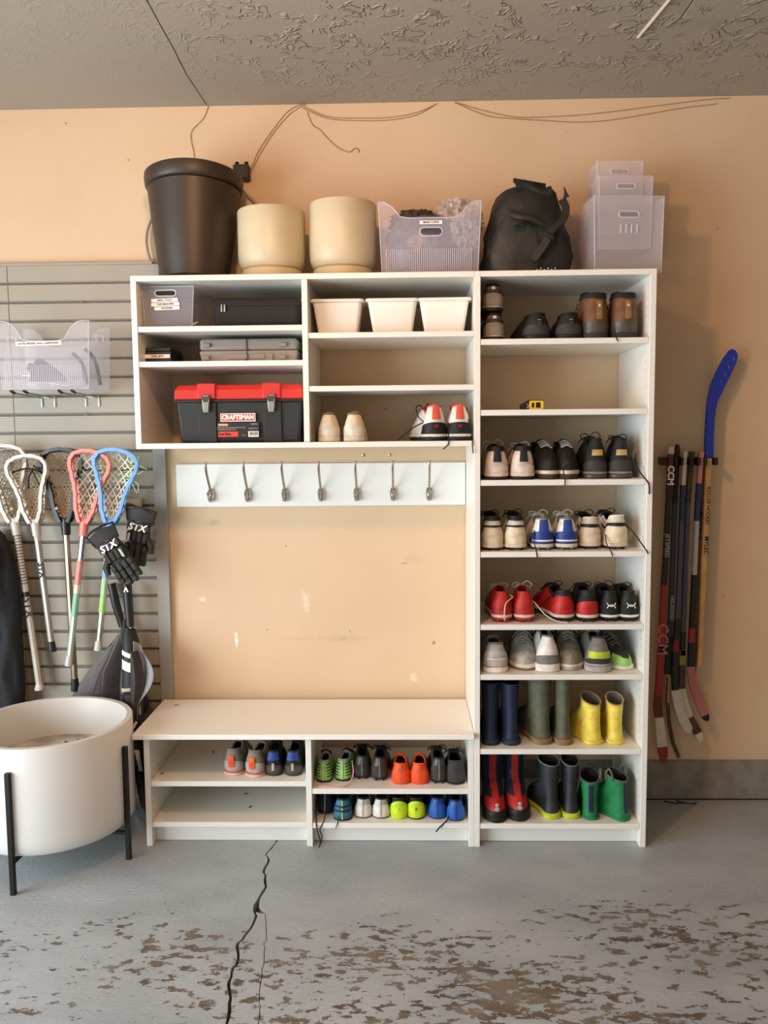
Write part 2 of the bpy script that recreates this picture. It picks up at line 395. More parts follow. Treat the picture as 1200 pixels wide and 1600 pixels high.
# debris line and crack where floor meets the base at right
b = MB()
b.tube([(.92, -.02, .001), (1.1, -.016, .002), (1.3, -.018, .002), (1.6, -.014, .002)], .003, 5)
b.tube([(1.09, -.035, .001), (1.13, -.055, .001), (1.17, -.05, .001)], .004, 5); b.tube([(1.14, -.03, .001), (1.17, -.05, .001), (1.21, -.06, .001), (1.22, -.045, .001)], .003, 5)
struct(b.obj('trim_5', M_dark))

# wires and cracks running along the top of the wall
def wire(pts, label, r=.0014, col='9a7854'):
    P = smooth_path([(x, -.003, z) for x, z in pts], 5)
    tag(MB().tube(P, r, 5).obj('wire', mat('wire_'+col, col, .7)), label, 'wire', 'wires along the wall')
wire([(-.777, 2.878), (-.80, 2.83), (-.847, 2.784), (-.850, 2.74), (-.842, 2.70), (-.84, 2.6)], 'thin brown wire dropping from the ceiling joint behind the black pot')
wire([(-.72, 2.633), (-.669, 2.631), (-.618, 2.628), (-.58, 2.70), (-.523, 2.778), (-.46, 2.85), (-.405, 2.878), (-.385, 2.875)], 'upper of two thin wires rising from the black box to the ceiling')
wire([(-.70, 2.618), (-.66, 2.613), (-.618, 2.613), (-.573, 2.69), (-.513, 2.775), (-.45, 2.842), (-.40, 2.872)], 'lower of two thin wires rising from the black box to the ceiling')
wire([(-.40, 2.875), (-.30, 2.83), (-.175, 2.822), (-.05, 2.822), (.056, 2.838), (.141, 2.872)], 'upper thin wire sagging between ceiling tacks above the cream pots')
wire([(-.40, 2.866), (-.30, 2.823), (-.175, 2.812), (-.05, 2.812), (.056, 2.829), (.13, 2.866)], 'lower thin wire sagging between ceiling tacks above the cream pots')
wire([(.21, 2.876), (.337, 2.838), (.45, 2.815), (.566, 2.812), (.75, 2.82), (.95, 2.84), (1.197, 2.866), (1.3, 2.87)], 'upper thin wire sagging across the wall above the right cabinet')
wire([(.21, 2.874), (.337, 2.822), (.45, 2.808), (.566, 2.799), (.70, 2.79), (.82, 2.795), (.95, 2.812), (1.1, 2.835), (1.25, 2.85)], 'lower thin wire sagging across the wall above the right cabinet')
wire([(-.380, 2.85), (-.36, 2.80), (-.33, 2.78), (-.304, 2.75), (-.26, 2.71), (-.215, 2.691), (-.19, 2.705), (-.176, 2.70), (-.175, 2.688)], 'short loose wire with curled end below the ceiling above cream pot', .0016)
# black small box with two knobs and a cord loop by the black pot
t = thing('junction_box', 'small black box with two knobs behind the large black pot', 'box', (-.640, 0, 2.612))
MB().box(-.035, .028, -.05, 0, -.03, .025).obj('housing', M_black, t, bev=.004)
for dx in (-.022, .016): MB().lathe([(.006, 0), (.006, .006), (.008, .007), (.008, .013), (.003, .015)], 12, mtx=Matrix.Translation((dx, -.03, .025))).obj('knob', M_blackm, t)
P = smooth_path([(-.97, -.03, 2.14), (-1.0, -.02, 2.20), (-1.035, -.02, 2.30), (-1.04, -.02, 2.37), (-1.02, -.02, 2.43), (-.98, -.025, 2.47), (-.93, -.03, 2.45)], 6)
tag(MB().tube(P, .005, 8).obj('cord', mat('grey_cord', '8d8478', .5)), 'grey cord looping out behind the left side of black pot', 'cord')
P = smooth_path([(-.66, -.03, 2.56), (-.60, -.03, 2.50), (-.56, -.03, 2.46), (-.53, -.03, 2.40), (-.52, -.03, 2.2), (-.52, -.03, 2.14)], 5)
tag(MB().tube(P, .005, 8).obj('cord', mat('tan_cord', 'b09a80', .5)), 'tan cord hanging behind between black pot and cream pot', 'cord')
for x in (-.17, -.06):
    tag(MB().lathe([(.006, 0), (.006, .003), (.002, .005)], 10, mtx=Matrix.Translation((x, 0, 1.475)) @ Matrix.Rotation(pi/2, 4, 'X')).obj('screw', M_nickel),
        ('left' if x < -.1 else 'right')+' screw head in the wall between upper cabinet and hook rail', 'screw', 'screws above the hook rail')

# ---------------------------------------------------------------- slatwall
t = thing('slatwall', 'grey horizontal slatwall panel mounted on the left wall', 'slatwall', (-1.62, 0, .2))
b = MB().box(-1.0, .575, -.006, -.001, -.1, 2.063); b.obj('backing', M_slatd, t)
zt = 2.263; first = .0765
k = 0; z = 2.263-.2
z_edges = []
zz = 2.258-.2
while zz > -.05:
    z_edges.append(zz); zz -= .0763
meshes = {}
for i, ze in enumerate(z_edges):
    for sec, (xa, xb) in enumerate(((-1.0, -.0015), (.0015, .575))):
        key = sec
        if key not in meshes:
            bb = MB(); prof = [(-.006, 0), (-.020, 0), (-.020, -.062), (-.014, -.067), (-.006, -.067)]
            bb.loft([[(xa, y, z_) for y, z_ in prof], [(xb, y, z_) for y, z_ in prof]])
            o = bb.obj('slat', M_slat, t, smooth=0); meshes[key] = o
        else:
            o = meshes[key].copy(); COL.objects.link(o); o.parent = t
        o.location = (0, 0, ze)
MB().box(-1.0, .60, -.026, -.001, 2.058, 2.070).obj('top_trim', M_slat, t, bev=.002)
o = MB().box(.575, .628, -.026, -.001, .1, 2.058).obj('edge_board', mat('grey_board', '9b9890', .55), t, bev=.002)
b = MB()
for i in (1, 3, 5, 7):
    for x in (-.42, .3, .56): b.add(*[(lambda vs, fs: (vs, fs))([(x+.005*cos(a), -.0215, z_edges[i]-.071+.005*sin(a)) for a in [2*pi*q/8 for q in range(8)]], [tuple(range(8))])][0])
o = b.obj('screw_heads', M_slatd, t, smooth=0); o['kind'] = 'stuff'

# ---------------------------------------------------------------- cabinets
FY = -.43
def panel(name, x0, x1, z0, z1, parent, y0=FY, y1=-.004, m=M_white, bev=.0012, base=(0, 0, 0)):
    return MB().box(x0-base[0], x1-base[0], y0-base[1], y1-base[1], z0-base[2], z1-base[2]).obj(name, m, parent, bev=bev, seg=1, smooth=0)
def pins(parent, xs, zs, base, ys=(-.39, -.06)):
    b = MB()
    for x, s in xs:
        for y in ys:
            for z in zs:
                b.add([(x-base[0]+s*.0006, y+.0028*cos(a), z-base[2]+.0028*sin(a)) for a in [2*pi*q/6 for q in range(6)]], [tuple(range(6))])
    o = b.obj('shelf_pin_holes', mat('pin_hole', '6d675c', .8), parent, smooth=0); o['kind'] = 'stuff'
B = (.576, 0, 0)
tc_ = thing('tall_cabinet', 'tall narrow white open shelving cabinet full of shoes and boots', 'cabinet', B)
panel('side_panel', .254, .2755, 0, 2.134, tc_, base=B)
panel('side_panel', .8765, .898, 0, 2.134, tc_, base=B)
panel('top_panel', .2757, .8763, 2.114, 2.134, tc_, base=B)
TS = [1.895, 1.643, 1.389, 1.126, .855, .666, .381, .091]
for z in TS:
    panel('bottom_shelf' if z < .1 else 'shelf', .2765, .8755, z-.0205, z, tc_, y0=FY+.002, base=B)
panel('kick_board', .2757, .8763, .001, .070, tc_, y0=-.385, y1=-.365, base=B)
pins(tc_, [(.8765, -1), (.2755, 1)], [.15+.032*i for i in range(60)], B)
B2 = (-.36, 0, 1.513)
uc = thing('upper_cabinet', 'white wall-mounted two-column open cabinet above the hook rail', 'cabinet', B2)
panel('side_panel', -.981, -.960, 1.513, 2.134, uc, base=B2)
panel('divider', -.364, -.343, 1.534, 2.113, uc, base=B2)
panel('top_panel', -.960, .2535, 2.114, 2.134, uc, base=B2)
panel('bottom_panel', -.960, .2535, 1.513, 1.533, uc, base=B2)
for x0, x1, z in ((-.9595, -.3645, 1.954), (-.9595, -.3645, 1.829), (-.3425, .2535, 1.925), (-.3425, .2535, 1.735)):
    panel('shelf', x0, x1, z-.0195, z, uc, y0=FY+.002, base=B2)
pins(uc, [(-.960, 1), (-.343, 1)], [1.58+.032*i for i in range(16)], B2)
B3 = (-.37, 0, 0)
bc = thing('shoe_bench', 'low white bench with open shoe shelves under a long seat', 'bench', B3)
panel('side_panel', -.994, -.972, 0, .4235, bc, base=B3)
panel('divider', -.380, -.358, 0, .4235, bc, base=B3)
panel('side_panel', .234, .2535, 0, .4235, bc, base=B3)
panel('bench_top', -1.030, .2532, .425, .445, bc, y0=-.452, y1=-.03, m=M_edge, bev=.002, base=B3)
for x0, x1, z in ((-.9715, -.3805, .255), (-.9715, -.3805, .094), (-.3575, .2335, .226), (-.3575, .2335, .091)):
    panel('shelf', x0, x1, z-.0205, z, bc, y0=FY+.002, base=B3)
panel('kick_board', -.9715, -.3805, .001, .072, bc, y0=-.385, y1=-.365, base=B3)
panel('kick_board', -.3575, .2335, .001, .070, bc, y0=-.385, y1=-.365, base=B3)
pins(bc, [(-.972, 1), (-.358, 1)], [.13+.032*i for i in range(9)], B3)
# hook rail
hr = thing('hook_rail', 'white board with seven nickel coat hooks above the bench', 'coat rack', (-.348, 0, 1.265))
MB().box(-.603, .600, -.020, -.001, 0, .178).obj('board', M_edge, hr, bev=.002, seg=1)
for x in (-.806, -.652, -.497, -.347, -.198, -.047, .102):
    lx = x+.348; zc = .048
    # oval ribbed plate
    b = MB()
    rings = []
    for s_, y in ((1.0, -.020), (1.0, -.024), (.8, -.029), (.45, -.032), (.05, -.033)):
        rings.append([(lx+.0135*s_*cos(a), y, zc+.029*s_*sin(a)) for a in [2*pi*k/20 for k in range(20)]])
    b.loft(rings)
    for k in (-1, 1):
        b.tube(smooth_path([(lx+k*.006, -.026, zc+.026), (lx+k*.011, -.030, zc+.005), (lx+k*.006, -.030, zc-.026)], 4), .0035, 6)
    b.tube(smooth_path([(lx, -.028, zc+.02), (lx, -.040, zc+.034), (lx, -.062, zc+.06), (lx, -.085, zc+.09), (lx, -.10, zc+.115), (lx, -.106, zc+.136)], 4), [.0052]*21, 8, flat=.8)
    b.tube(smooth_path([(lx, -.028, zc), (lx, -.045, zc-.018), (lx, -.062, zc-.014), (lx, -.066, zc+.006)], 5), .0042, 8)
    h = b.obj('hook', M_nickel, hr)
    MB().box(lx-.0085, lx+.0085, -.112, -.100, zc+.134, zc+.141).obj('hook_tip', M_nickel, h, bev=.002)
    MB().lathe([(.001, -.008), (.006, -.006), (.0085, 0), (.006, .006), (.001, .008)], 12, mtx=Matrix.Translation((lx, -.066, zc+.01))).obj('hook_ball', M_nickel, h)

# ---------------------------------------------------------------- things on top of the cabinets (top at z = 2.134)
TZ = 2.1342
M_clear = mat('clear_frosted_plastic', 'dcd8e6', .22, alpha=.18)
M_clear2 = mat('clear_thin_plastic', 'd6d4de', .2, alpha=.16)
M_rib = mat('clear_plastic_rib', 'e6e4ee', .25, alpha=.5)
def wv(name, col, rough):
    m = mat(name, col, rough); N, L = nodes(m); b = N['Principled BSDF']; tc = N.new('ShaderNodeTexCoord')
    w = N.new('ShaderNodeTexWave'); w.bands_direction = 'Z'; w.inputs['Scale'].default_value = 60; w.inputs['Distortion'].default_value = 1.5
    L.new(tc.outputs['Object'], w.inputs['Vector'])
    bp = N.new('ShaderNodeBump'); bp.inputs['Distance'].default_value = .0015; bp.inputs['Strength'].default_value = .10; L.new(w.outputs['Fac'], bp.inputs['Height']); L.new(bp.outputs['Normal'], b.inputs['Normal'])
    return m
M_resin = wv('dark_resin', '34291e', .45)
t = thing('plant_pot', 'large tapered black pot with a wide rim on the upper cabinet', 'plant pot', (-.803, -.205, TZ+.012), (-.10, 0, 0))
prof = [(.122, 0), (.127, .004), (.143, .10), (.160, .22), (.174, .335), (.176, .345)]
MB().lathe(prof+[(.168, .345), (.153, .22), (.136, .09), (.119, .015)], 64).obj('body', M_resin, t)
prof = [(.174, .350), (.180, .354), (.1845, .362), (.187, .388), (.186, .402), (.178, .408), (.170, .404), (.168, .350)]
MB().lathe(prof, 128, rad=lambda a, z: 1+.004*(cos(64*a) > 0)*(z > .372)).obj('rim', M_resin, t)
M_cream = mat('cream_glaze', 'cbbf9f', .42, ns=5, na=.05); M_cream2 = mat('cream_saucer', 'c8b68f', .5)
def cream(x, h, label):
    t = thing('plant_pot', label, 'plant pot', (x, -.225, TZ), group='cream pots on the upper cabinet')
    R_ = .1275
    MB().lathe([(.085, .047), (.104, .047), (.116, .056), (.1245, .075), (R_, .105), (R_, h-.005), (R_-.003, h), (R_-.008, h-.002), (R_-.009, .10), (.1, .06)], 56).obj('body', M_cream, t)
    MB().lathe([(.098, 0), (.111, .002), (.1135, .010), (.1135, .040), (.111, .046), (.104, .0465), (.05, .0465)], 56).obj('saucer', M_cream2, t)
cream(-.499, .266, 'shorter cream cylindrical pot beside the large black pot')
cream(-.228, .288, 'taller cream cylindrical pot beside the clear crate')

def crate(t, w, d, h, cut=None, front_holes=(), side_hole=True, cut_depth=0, ribs=True, m=None, taper=.012, th=.0035, back_h=None, side_slits=False, cut_w=.62):
    """open translucent crate; origin at bottom centre of the footprint; front at y=-d/2"""
    m = m or M_clear
    bw = w/2-taper; tw = w/2
    def outline(bh, cut):
        if cut:
            c = tw*cut_w
            o = [(-bw, 0), (bw, 0), (tw, bh)]
            pts = [(tw-.02, bh), (c+.025, bh-.004), (c, bh-cut*.35), (c-.025, bh-cut*.9), (c-.055, bh-cut), (-c+.055, bh-cut), (-c+.025, bh-cut*.9), (-c, bh-cut*.35), (-c-.025, bh-.004), (-tw+.02, bh)]
            return o+pts+[(-tw, bh)]
        return [(-bw, 0), (bw, 0), (tw, bh), (-tw, bh)]
    def face(name, ol, holes, mtx, mat_):
        vs, fs = curve_plate(ol, holes, th); return MB().add(vs, fs, 0, mtx).obj(name, mat_, t, smooth=0)
    bh = back_h or h
    face('front_panel', outline(h, cut), [slot(*q) for q in front_holes], Matrix.Translation((0, -d/2, 0)) @ XZ, m)
    face('back_panel', outline(bh, cut if back_h is None else None), [], Matrix.Translation((0, d/2, 0)) @ XZ, m)
    for sg in (-1, 1):
        mt = Matrix(((0, sg*taper/h, sg, sg*bw), (1, 0, 0, 0), (0, 1, 0, 0), (0, 0, 0, 1)))
        ol = [(-d/2+.003, 0), (d/2-.003, 0), (d/2-.003, bh), (-d/2+.003, h)]
        holes = [slot(0, min(h, bh)*.8, .075, .028)] if side_hole else []
        if side_slits: holes += [[(q-.0018, h*.38), (q+.0018, h*.38), (q+.0018, h*.62), (q-.0018, h*.62)] for q in (-.06, -.035, -.01, .015, .04)]
        face('side_panel', ol, holes, mt, m)
    MB().box(-bw, bw, -d/2+.002, d/2-.002, 0, .004).obj('bottom', m, t)
    # rim bead and handle beads
    b = MB()
    o3 = outline(h, cut)
    b.tube([(x, -d/2, z) for x, z in o3], .0022, 5, closed=True)
    for q in front_holes: b.tube([(x, -d/2-.001, z) for x, z in slot(*q)], .0028, 5, closed=True)
    if side_hole:
        for sg in (-1, 1): b.tube([(sg*(bw+taper*.8), y, z) for y, z in slot(0, min(h, bh)*.8, .078, .031)], .0028, 5, closed=True)
    if ribs:
        n = int((2*bw-.03)/.0075)
        for i in range(n):
            x = -bw+.015+i*.0075
            b.box(x, x+.0022, -d/2-.0035, -d/2-.001, .012, h*.36)
    o = b.obj('rim_and_ribs', M_rib, t, smooth=30)
def label(t, txt, w, h, loc, size, roll=0.0, name='label'):
    M_ = Matrix.Translation(loc) @ Matrix.Rotation(roll, 4, 'Y')
    o = MB().box(-w/2, w/2, -.0006, 0, -h/2, h/2, mtx=M_).obj(name, M_lab, t, smooth=0)
    vs, fs = text_verts(txt, size, ext=.0002, bold=.0003)
    MB().add(vs, fs, 0, M_ @ Matrix.Translation((0, -.0009, 0))).obj('lettering', M_ink, o, smooth=0, fix=False)
    return o
def blob(b, c, r, amp=.2, f=3.0, seed=0, nu=28, nv=18, mi=0, zmin=None, ridged=False, pw=1.0):
    o = Vector((seed*7.3, seed*3.1, seed))
    def P(u, v):
        a = 2*pi*u; e = -pi/2+pi*v
        d = Vector((cos(e)*cos(a), cos(e)*sin(a), sin(e)))
        d = Vector([math.copysign(abs(q)**pw, q) for q in d])
        n = noise.noise(d*f+o)+.5*noise.noise(d*f*2.3+o)+.3*noise.noise(d*f*5+o)
        if ridged: n = .5-abs(n)*1.6
        k = 1+amp*n
        p = Vector((c[0]+r[0]*d.x*k, c[1]+r[1]*d.y*k, c[2]+r[2]*d.z*k))
        if zmin is not None: p.z = max(p.z, zmin)
        return p
    rings = [[P(i/nu, j/nv) for i in range(nu)] for j in range(nv+1)]
    return b.loft(rings, mi)
# clear crate with bagged things
t = thing('storage_crate', 'clear crate filled with dark cloth and plastic-wrapped things on the upper cabinet', 'crate', (.098, -.235, TZ))
crate(t, .372, .25, .262, cut=.058, front_holes=[(.005, .155, .082, .030)], ribs=True, cut_w=.72)
label(t, 'MIXED CORDS', .082, .0125, (.004, -.1285, .187), .0088)
b = MB(); blob(b, (0, .0, .115), (.158, .105, .125), .10, 2.5, 3, 40, 26, pw=.75, zmin=.006)
o = tag(b.obj('cloth_bundle', mat('grey_purple_film', '5e5866', .3, bs=30, bd=.006)), 'grey film-wrapped bundle filling the clear crate', 'bundle'); o.location = t.location
b = MB(); blob(b, (-.045, .02, .225), (.10, .07, .040), .35, 4, 5, 36, 20)
o = tag(b.obj('folded_cloth', mat('dark_brown_cloth', '453a2c', .9, bs=50, bd=.004)), 'dark brown cloth lying on top inside the clear crate', 'cloth'); o.location = t.location
b = MB(); blob(b, (.105, .0, .215), (.085, .08, .075), .55, 3.5, 9, 48, 30, ridged=True); blob(b, (.125, -.07, .16), (.05, .045, .07), .5, 4, 11, 36, 22, ridged=True)
o = tag(b.obj('plastic_bag', mat('crumpled_film', 'd9cfc4', .12, alpha=.38, bs=35, bd=.01)), 'crumpled clear plastic bag bulging over the crate corner', 'bag'); o.location = t.location
# black backpack
t = thing('backpack', 'slumped black backpack with buckled straps on the tall cabinet', 'backpack', (.465, -.22, TZ))
M_bag = mat('black_nylon', '201e19', .62, bs=25, bd=.006); M_bag2 = mat('black_nylon_dusty', '35322b', .7, bs=30, bd=.004, ns=12, na=.3); M_strap = mat('black_webbing', '2a2821', .8)
def bagring(z, cx, cy, a, b_, n=40, pw=.7, seed=1, amp=.05):
    out = []
    for k in range(n):
        q = 2*pi*k/n; c_, s_ = cos(q), sin(q)
        x = math.copysign(abs(c_)**pw, c_); y = math.copysign(abs(s_)**pw, s_)
        nn = noise.noise(Vector((x*1.7, y*1.7, z*13+seed)))*amp+.4*amp*noise.noise(Vector((x*5, y*5, z*30+seed)))
        out.append((cx+a*x*(1+nn), cy+b_*y*(1+nn), z))
    return out
rings = []
for i in range(25):
    z = .004+i/24*.335
    f = z/.339
    a = lin(f, [(0, .155), (.15, .168), (.35, .166), (.6, .146), (.8, .128), (.93, .108), (.98, .09), (1, .06)])
    cx = lin(f, [(0, -.005), (.3, 0), (.6, -.005), (.85, .0), (1, .005)])
    rings.append(bagring(z, cx, 0, a, a*.72, seed=2, amp=.10))
MB().loft(rings).obj('main_body', M_bag, t)
rings = []
for i in range(17):
    z = .01+i/16*.215; f = i/16
    a = lin(f, [(0, .100), (.3, .108), (.7, .09), (.9, .06), (1, .035)])
    rings.append(bagring(z, -.055+.012*f, -.085+.02*f, a*.95, .065*(1-.35*f), seed=8, amp=.12))
MB().loft(rings).obj('front_pocket', M_bag2, t)
rings = [bagring(.02+i/10*.13, .10, -.07, lin(i/10, [(0, .05), (.4, .062), (1, .035)]), .05, 24, seed=11, amp=.1) for i in range(11)]
MB().loft(rings).obj('side_pocket', mat('black_mesh_cloth', '151412', .8, bs=90, bd=.004), t)
MB().slab(lambda u, v: (-.055+.135*u+.012*v, -.07-.052*sin(pi*v)*(1-.3*u)+.06*v, .345-.012*u-.075*v**1.2+.012*sin(u*6)), 10, 10, .006).obj('top_flap', M_bag, t)
MB().slab(lambda u, v: (-.055+.12*u, -.045-.01*v, .352-.022*u+.012*v), 6, 2, .005).obj('collar', M_bag, t)
P = smooth_path([(.125, -.05, .285), (.137, -.065, .25), (.12, -.10, .20), (.075, -.135, .155), (.045, -.15, .10), (.005, -.155, .045)], 6)
b = MB(); b.tube(P, [.020]*len(P), 4, flat=.22); b.obj('shoulder_strap', M_strap, t)
b = MB(); b.tube(smooth_path([(-.075, -.12, .225), (-.05, -.145, .205), (.0, -.15, .195), (.05, -.14, .175)], 5), .012, 6, flat=.4); b.obj('piping', M_bag, t)
MB().box(-.07, -.035, -.158, -.148, .165, .19).box(-.062, -.043, -.161, -.155, .17, .185).obj('buckle', M_black, t, bev=.002)
MB().box(-.02, .02, -.006, .006, -.007, .007, mtx=Matrix.Translation((.06, -.158, .13)) @ Matrix.Rotation(.65, 4, 'Y')).obj('buckle', M_black, t, bev=.002)
MB().tube([(.128, -.05, .27), (.137, -.055, .30), (.132, -.055, .325), (.14, -.055, .30), (.147, -.055, .292)], .006, 5).obj('strap_end', M_strap, t)
b = MB()
for i in range(6): b.lathe([(.0005, -.003), (.003, 0), (.0005, .003)], 6, mtx=Matrix.Translation((.02+.013*i, -.15, .012+.005*(i % 2))))
o = b.obj('beads', M_lab, t); o['kind'] = 'stuff'
# nested clear crates at the right end
G = 'clear crates stacked at the right end'
M_cl3 = mat('clear_milky_plastic', 'dcd2d6', .3, alpha=.25)
def nested(label_, loc, w, d, h, rot, fh):
    t = thing('storage_crate', label_, 'crate', loc, rot, G)
    crate(t, w, d, h, front_holes=[fh], ribs=False, side_hole=False, taper=.006, m=M_cl3)
    return t
t = nested('largest clear crate at the front of the stack on the tall cabinet', (.802, -.235, TZ), .258, .25, .27, (0, 0, .10), (.0, .205, .075, .022))
b = MB()
for i in range(4): b.tube([(-.03+.02*i, -.127, .14), (-.03+.02*i, -.1275, .165), (-.028+.02*i, -.127, .17)], .0025, 6)
b.tube([(-.12, -.1265, .012), (.12, -.1265, .012)], .002, 5)
o = b.obj('clip_ribs', M_rib, t)
nested('middle clear crate nested tilted inside the front crate', (.815, -.20, TZ+.10), .20, .17, .262, (0, 0, .07), (.0, .225, .07, .018))
nested('rearmost clear crate standing highest in the nested stack', (.81, -.165, TZ+.17), .172, .12, .265, (0, 0, .05), (.0, .225, .07, .020))

# ---------------------------------------------------------------- upper cabinet contents
t = thing('storage_bin', 'clear bin with three white labels on the top left shelf', 'bin', (-.862, -.245, 1.9545))
crate(t, .192, .26, .150, front_holes=[(-.008, .126, .078, .022)], ribs=False, taper=.010, m=M_clear2, side_hole=False)
for i, (tx, w, dx) in enumerate((('SMALL TOOLS', .098, -.006), ('TAPE MEASURES', .104, -.004), ('FASTENERS', .092, .002))):
    label(t, tx, w, .0125, (dx-.005, -.1335, .1005-.0145*i), .0085, roll=-.03)
o = tag(MB().lathe([(.03, 0), (.034, .002), (.035, .02), (.033, .027), (.002, .028)], 24).obj('tape_roll', mat('dark_grey_tape', '3c3b42', .6), loc=(-.90, -.30, 1.9595)), 'dark grey roll inside the clear labelled bin', 'tape')
t2 = thing('pliers', 'dark pliers lying inside the clear labelled bin', 'pliers', (-.83, -.27, 1.960))
MB().tube([(-.04, 0, .006), (0, 0, .012), (.03, .01, .02)], .006, 6).obj('handle', mat('red_dark_grip', '6a2a22', .6), t2); MB().tube([(-.04, .02, .006), (0, .01, .012), (.03, .0, .022)], .006, 6).obj('handle', M_black, t2); MB().tube([(.02, .005, .018), (.05, .005, .03)], [.008, .003], 6).obj('jaw', M_steel, t2)
# soft black case
M_case = mat('black_fabric_case', '121110', .75, bs=80, bd=.001)
t = thing('zip_case', 'long soft black zippered case on the top left shelf', 'case', (-.540, -.27, 1.9545))
MB().box(-.162, .162, -.085, .1, .001, .112).obj('body', M_case, t, bev=.022, seg=4)
MB().tube([(-.161, -.0862, .083), (-.15, -.088, .083), (.15, -.088, .083), (.161, -.0862, .083)], .0025, 6).obj('zip', M_black, t)
for dx in (-.128, -.117): MB().box(dx-.003, dx+.003, -.0925, -.088, .058, .085).obj('zip_pull', M_steel, t, bev=.001)
# drill bit box
t = thing('bit_box', 'small black box with DRILL BITS label on the second left shelf', 'box', (-.915, -.27, 1.8293))
MB().box(-.051, .051, -.08, .09, 0, .044).obj('body', M_black, t, bev=.002)
MB().box(-.049, .049, -.078, .088, .0445, .058).obj('lid', mat('smoked_lid', '2a2824', .3), t, bev=.003)
label(t, 'DRILL BITS', .095, .014, (-.0, -.0806, .026), .0095)
# grey moulded case
M_gc = mat('grey_blow_mould', '8c857c', .5, bs=120, bd=.0008)
t = thing('tool_case', 'grey moulded plastic tool case on the second left shelf', 'tool case', (-.577, -.24, 1.8293))
MB().box(-.185, .185, -.10, .12, 0, .045, tx=.008, ty=.006).obj('lower_shell', M_gc, t, bev=.008, seg=3)
MB().box(-.183, .183, -.098, .118, .0455, .089).obj('upper_shell', M_gc, t, bev=.012, seg=3)
MB().box(-.074, -.004, -.108, -.099, .012, .032).box(.006, .062, -.108, -.099, .012, .032).obj('hinge_pads', M_gc, t, bev=.002)
for dx in (-.155, .13):
    MB().box(dx-.013, dx+.013, -.108, -.098, .058, .072).obj('latch', M_gc, t, bev=.002)
    MB().box(dx-.015, dx+.010, -.110, -.100, .010, .026).obj('latch', M_gc, t, bev=.002)
MB().box(-.008, -.004, -.1015, -.095, .01, .086).obj('centre_groove', mat('dark_grey_groove', '3f3b36', .7), t)
MB().box(-.095, -.012, -.104, -.0985, .002, .034).box(.008, .092, -.104, -.0985, .002, .034).obj('recess_panel', M_gc, t, bev=.003)
# red and black toolbox
t = thing('toolbox', 'large black CRAFTSMAN toolbox with a red lid on the bottom left shelf', 'toolbox', (-.612, -.245, 1.5332))
M_tb = mat('black_tool_plastic', '1b1a17', .5, bs=150, bd=.0006); M_red = mat('red_lid_plastic', 'c8281c', .42)
MB().box(-.236, .236, -.12, .14, 0, .157, tx=.014, ty=.008).obj('body', M_tb, t, bev=.010, seg=3)
MB().box(-.242, .242, -.128, .148, .150, .160).obj('body_lip', M_tb, t, bev=.003)
# lid with sloping ends
l0 = [[(sx*.240, y, .1605) for sx, y in ((-1, -.127), (1, -.127), (1, .146), (-1, .146))], [(sx*.238, y, .195) for sx, y in ((-1, -.125), (1, -.125), (1, .144), (-1, .144))], [(sx*.226, y, .214) for sx, y in ((-1, -.110), (1, -.110), (1, .130), (-1, .130))]]
MB().loft(l0).obj('lid', M_red, t, bev=.004, smooth=0)
for cx in (-.118, .124):
    MB().box(cx-.034, cx+.034, -.133, -.05, .162, .219).obj('lid_rib', M_red, t, bev=.004)
    MB().box(cx-.034, cx+.034, -.127, -.11, .002, .149, ty=.006).obj('body_rib', M_tb, t, bev=.004)
    lt = MB().box(cx-.016, cx+.016, -.140, -.133, .122, .176).obj('latch', mat('dark_chrome', '5d5a54', .3, .9), t, bev=.002)
    MB().box(cx-.010, cx+.010, -.145, -.140, .112, .150).tube([(cx-.011, -.142, .172), (cx+.011, -.142, .172)], .004, 8).tube([(cx-.012, -.143, .158), (cx-.007, -.144, .116), (cx+.007, -.144, .116), (cx+.012, -.143, .158)], .0025, 6).obj('latch_lever', M_nickel, lt, bev=.001)
lb = MB().box(-.068, .062, -.1292, -.1272, .078, .108).obj('brand_plate', M_lab, t, smooth=0)
MB().box(-.065, .059, -.1302, -.1292, .081, .105).obj('red_field', mat('label_red', 'c2302c', .5), lb, smooth=0)
text('lettering', 'CRAFTSMAN', .0225, M_lab, lb, (-.003, -.1308, .0930), bold=.0011, xs=.92)
dl = MB().box(-.080, .075, -.1278, -.1262, .018, .074).obj('info_sticker', mat('sticker_black', '15140f', .5), t, smooth=0)
MB().box(-.078, -.041, -.1286, -.1278, .062, .070).obj('orange_patch', mat('sticker_orange', 'e8a070', .6), dl, smooth=0)
MB().box(-.079, -.004, -.1286, -.1278, .022, .041).obj('red_patch', mat('sticker_red', 'e0402c', .6), dl, smooth=0)
text('lettering', 'Tool Box', .013, M_ink, dl, (-.055, -.1290, .0315), bold=.0006)
bc_ = MB().box(.034, .072, -.1286, -.1278, .021, .042).obj('barcode', M_lab, dl, smooth=0)
b = MB(); random.seed(3); x = .038
while x < .067: w = random.choice((.0006, .0012, .0018)); b.box(x, x+w, -.1289, -.1286, .026, .040); x += w+random.choice((.0008, .0014))
o = b.obj('bars', M_ink, bc_, smooth=0) if False else b.obj('barcode_bars', M_ink, dl, smooth=0)
for tx, x, z, sz in (('PORTABLE TOOL BOX WITH LIFT-OUT TRAY', -.028, .0555, .0052), ('STORAGE FOR HAND TOOLS', -.046, .0485, .0052), ('CMST20', .056, .068, .007), ('MADE IN USA', .052, .052, .0055), ('50 cm', .018, .027, .0055)):
    text('lettering', tx, sz, mat('sticker_grey', 'b5b0a5', .6), dl, (x, -.1285, z), bold=.0001)
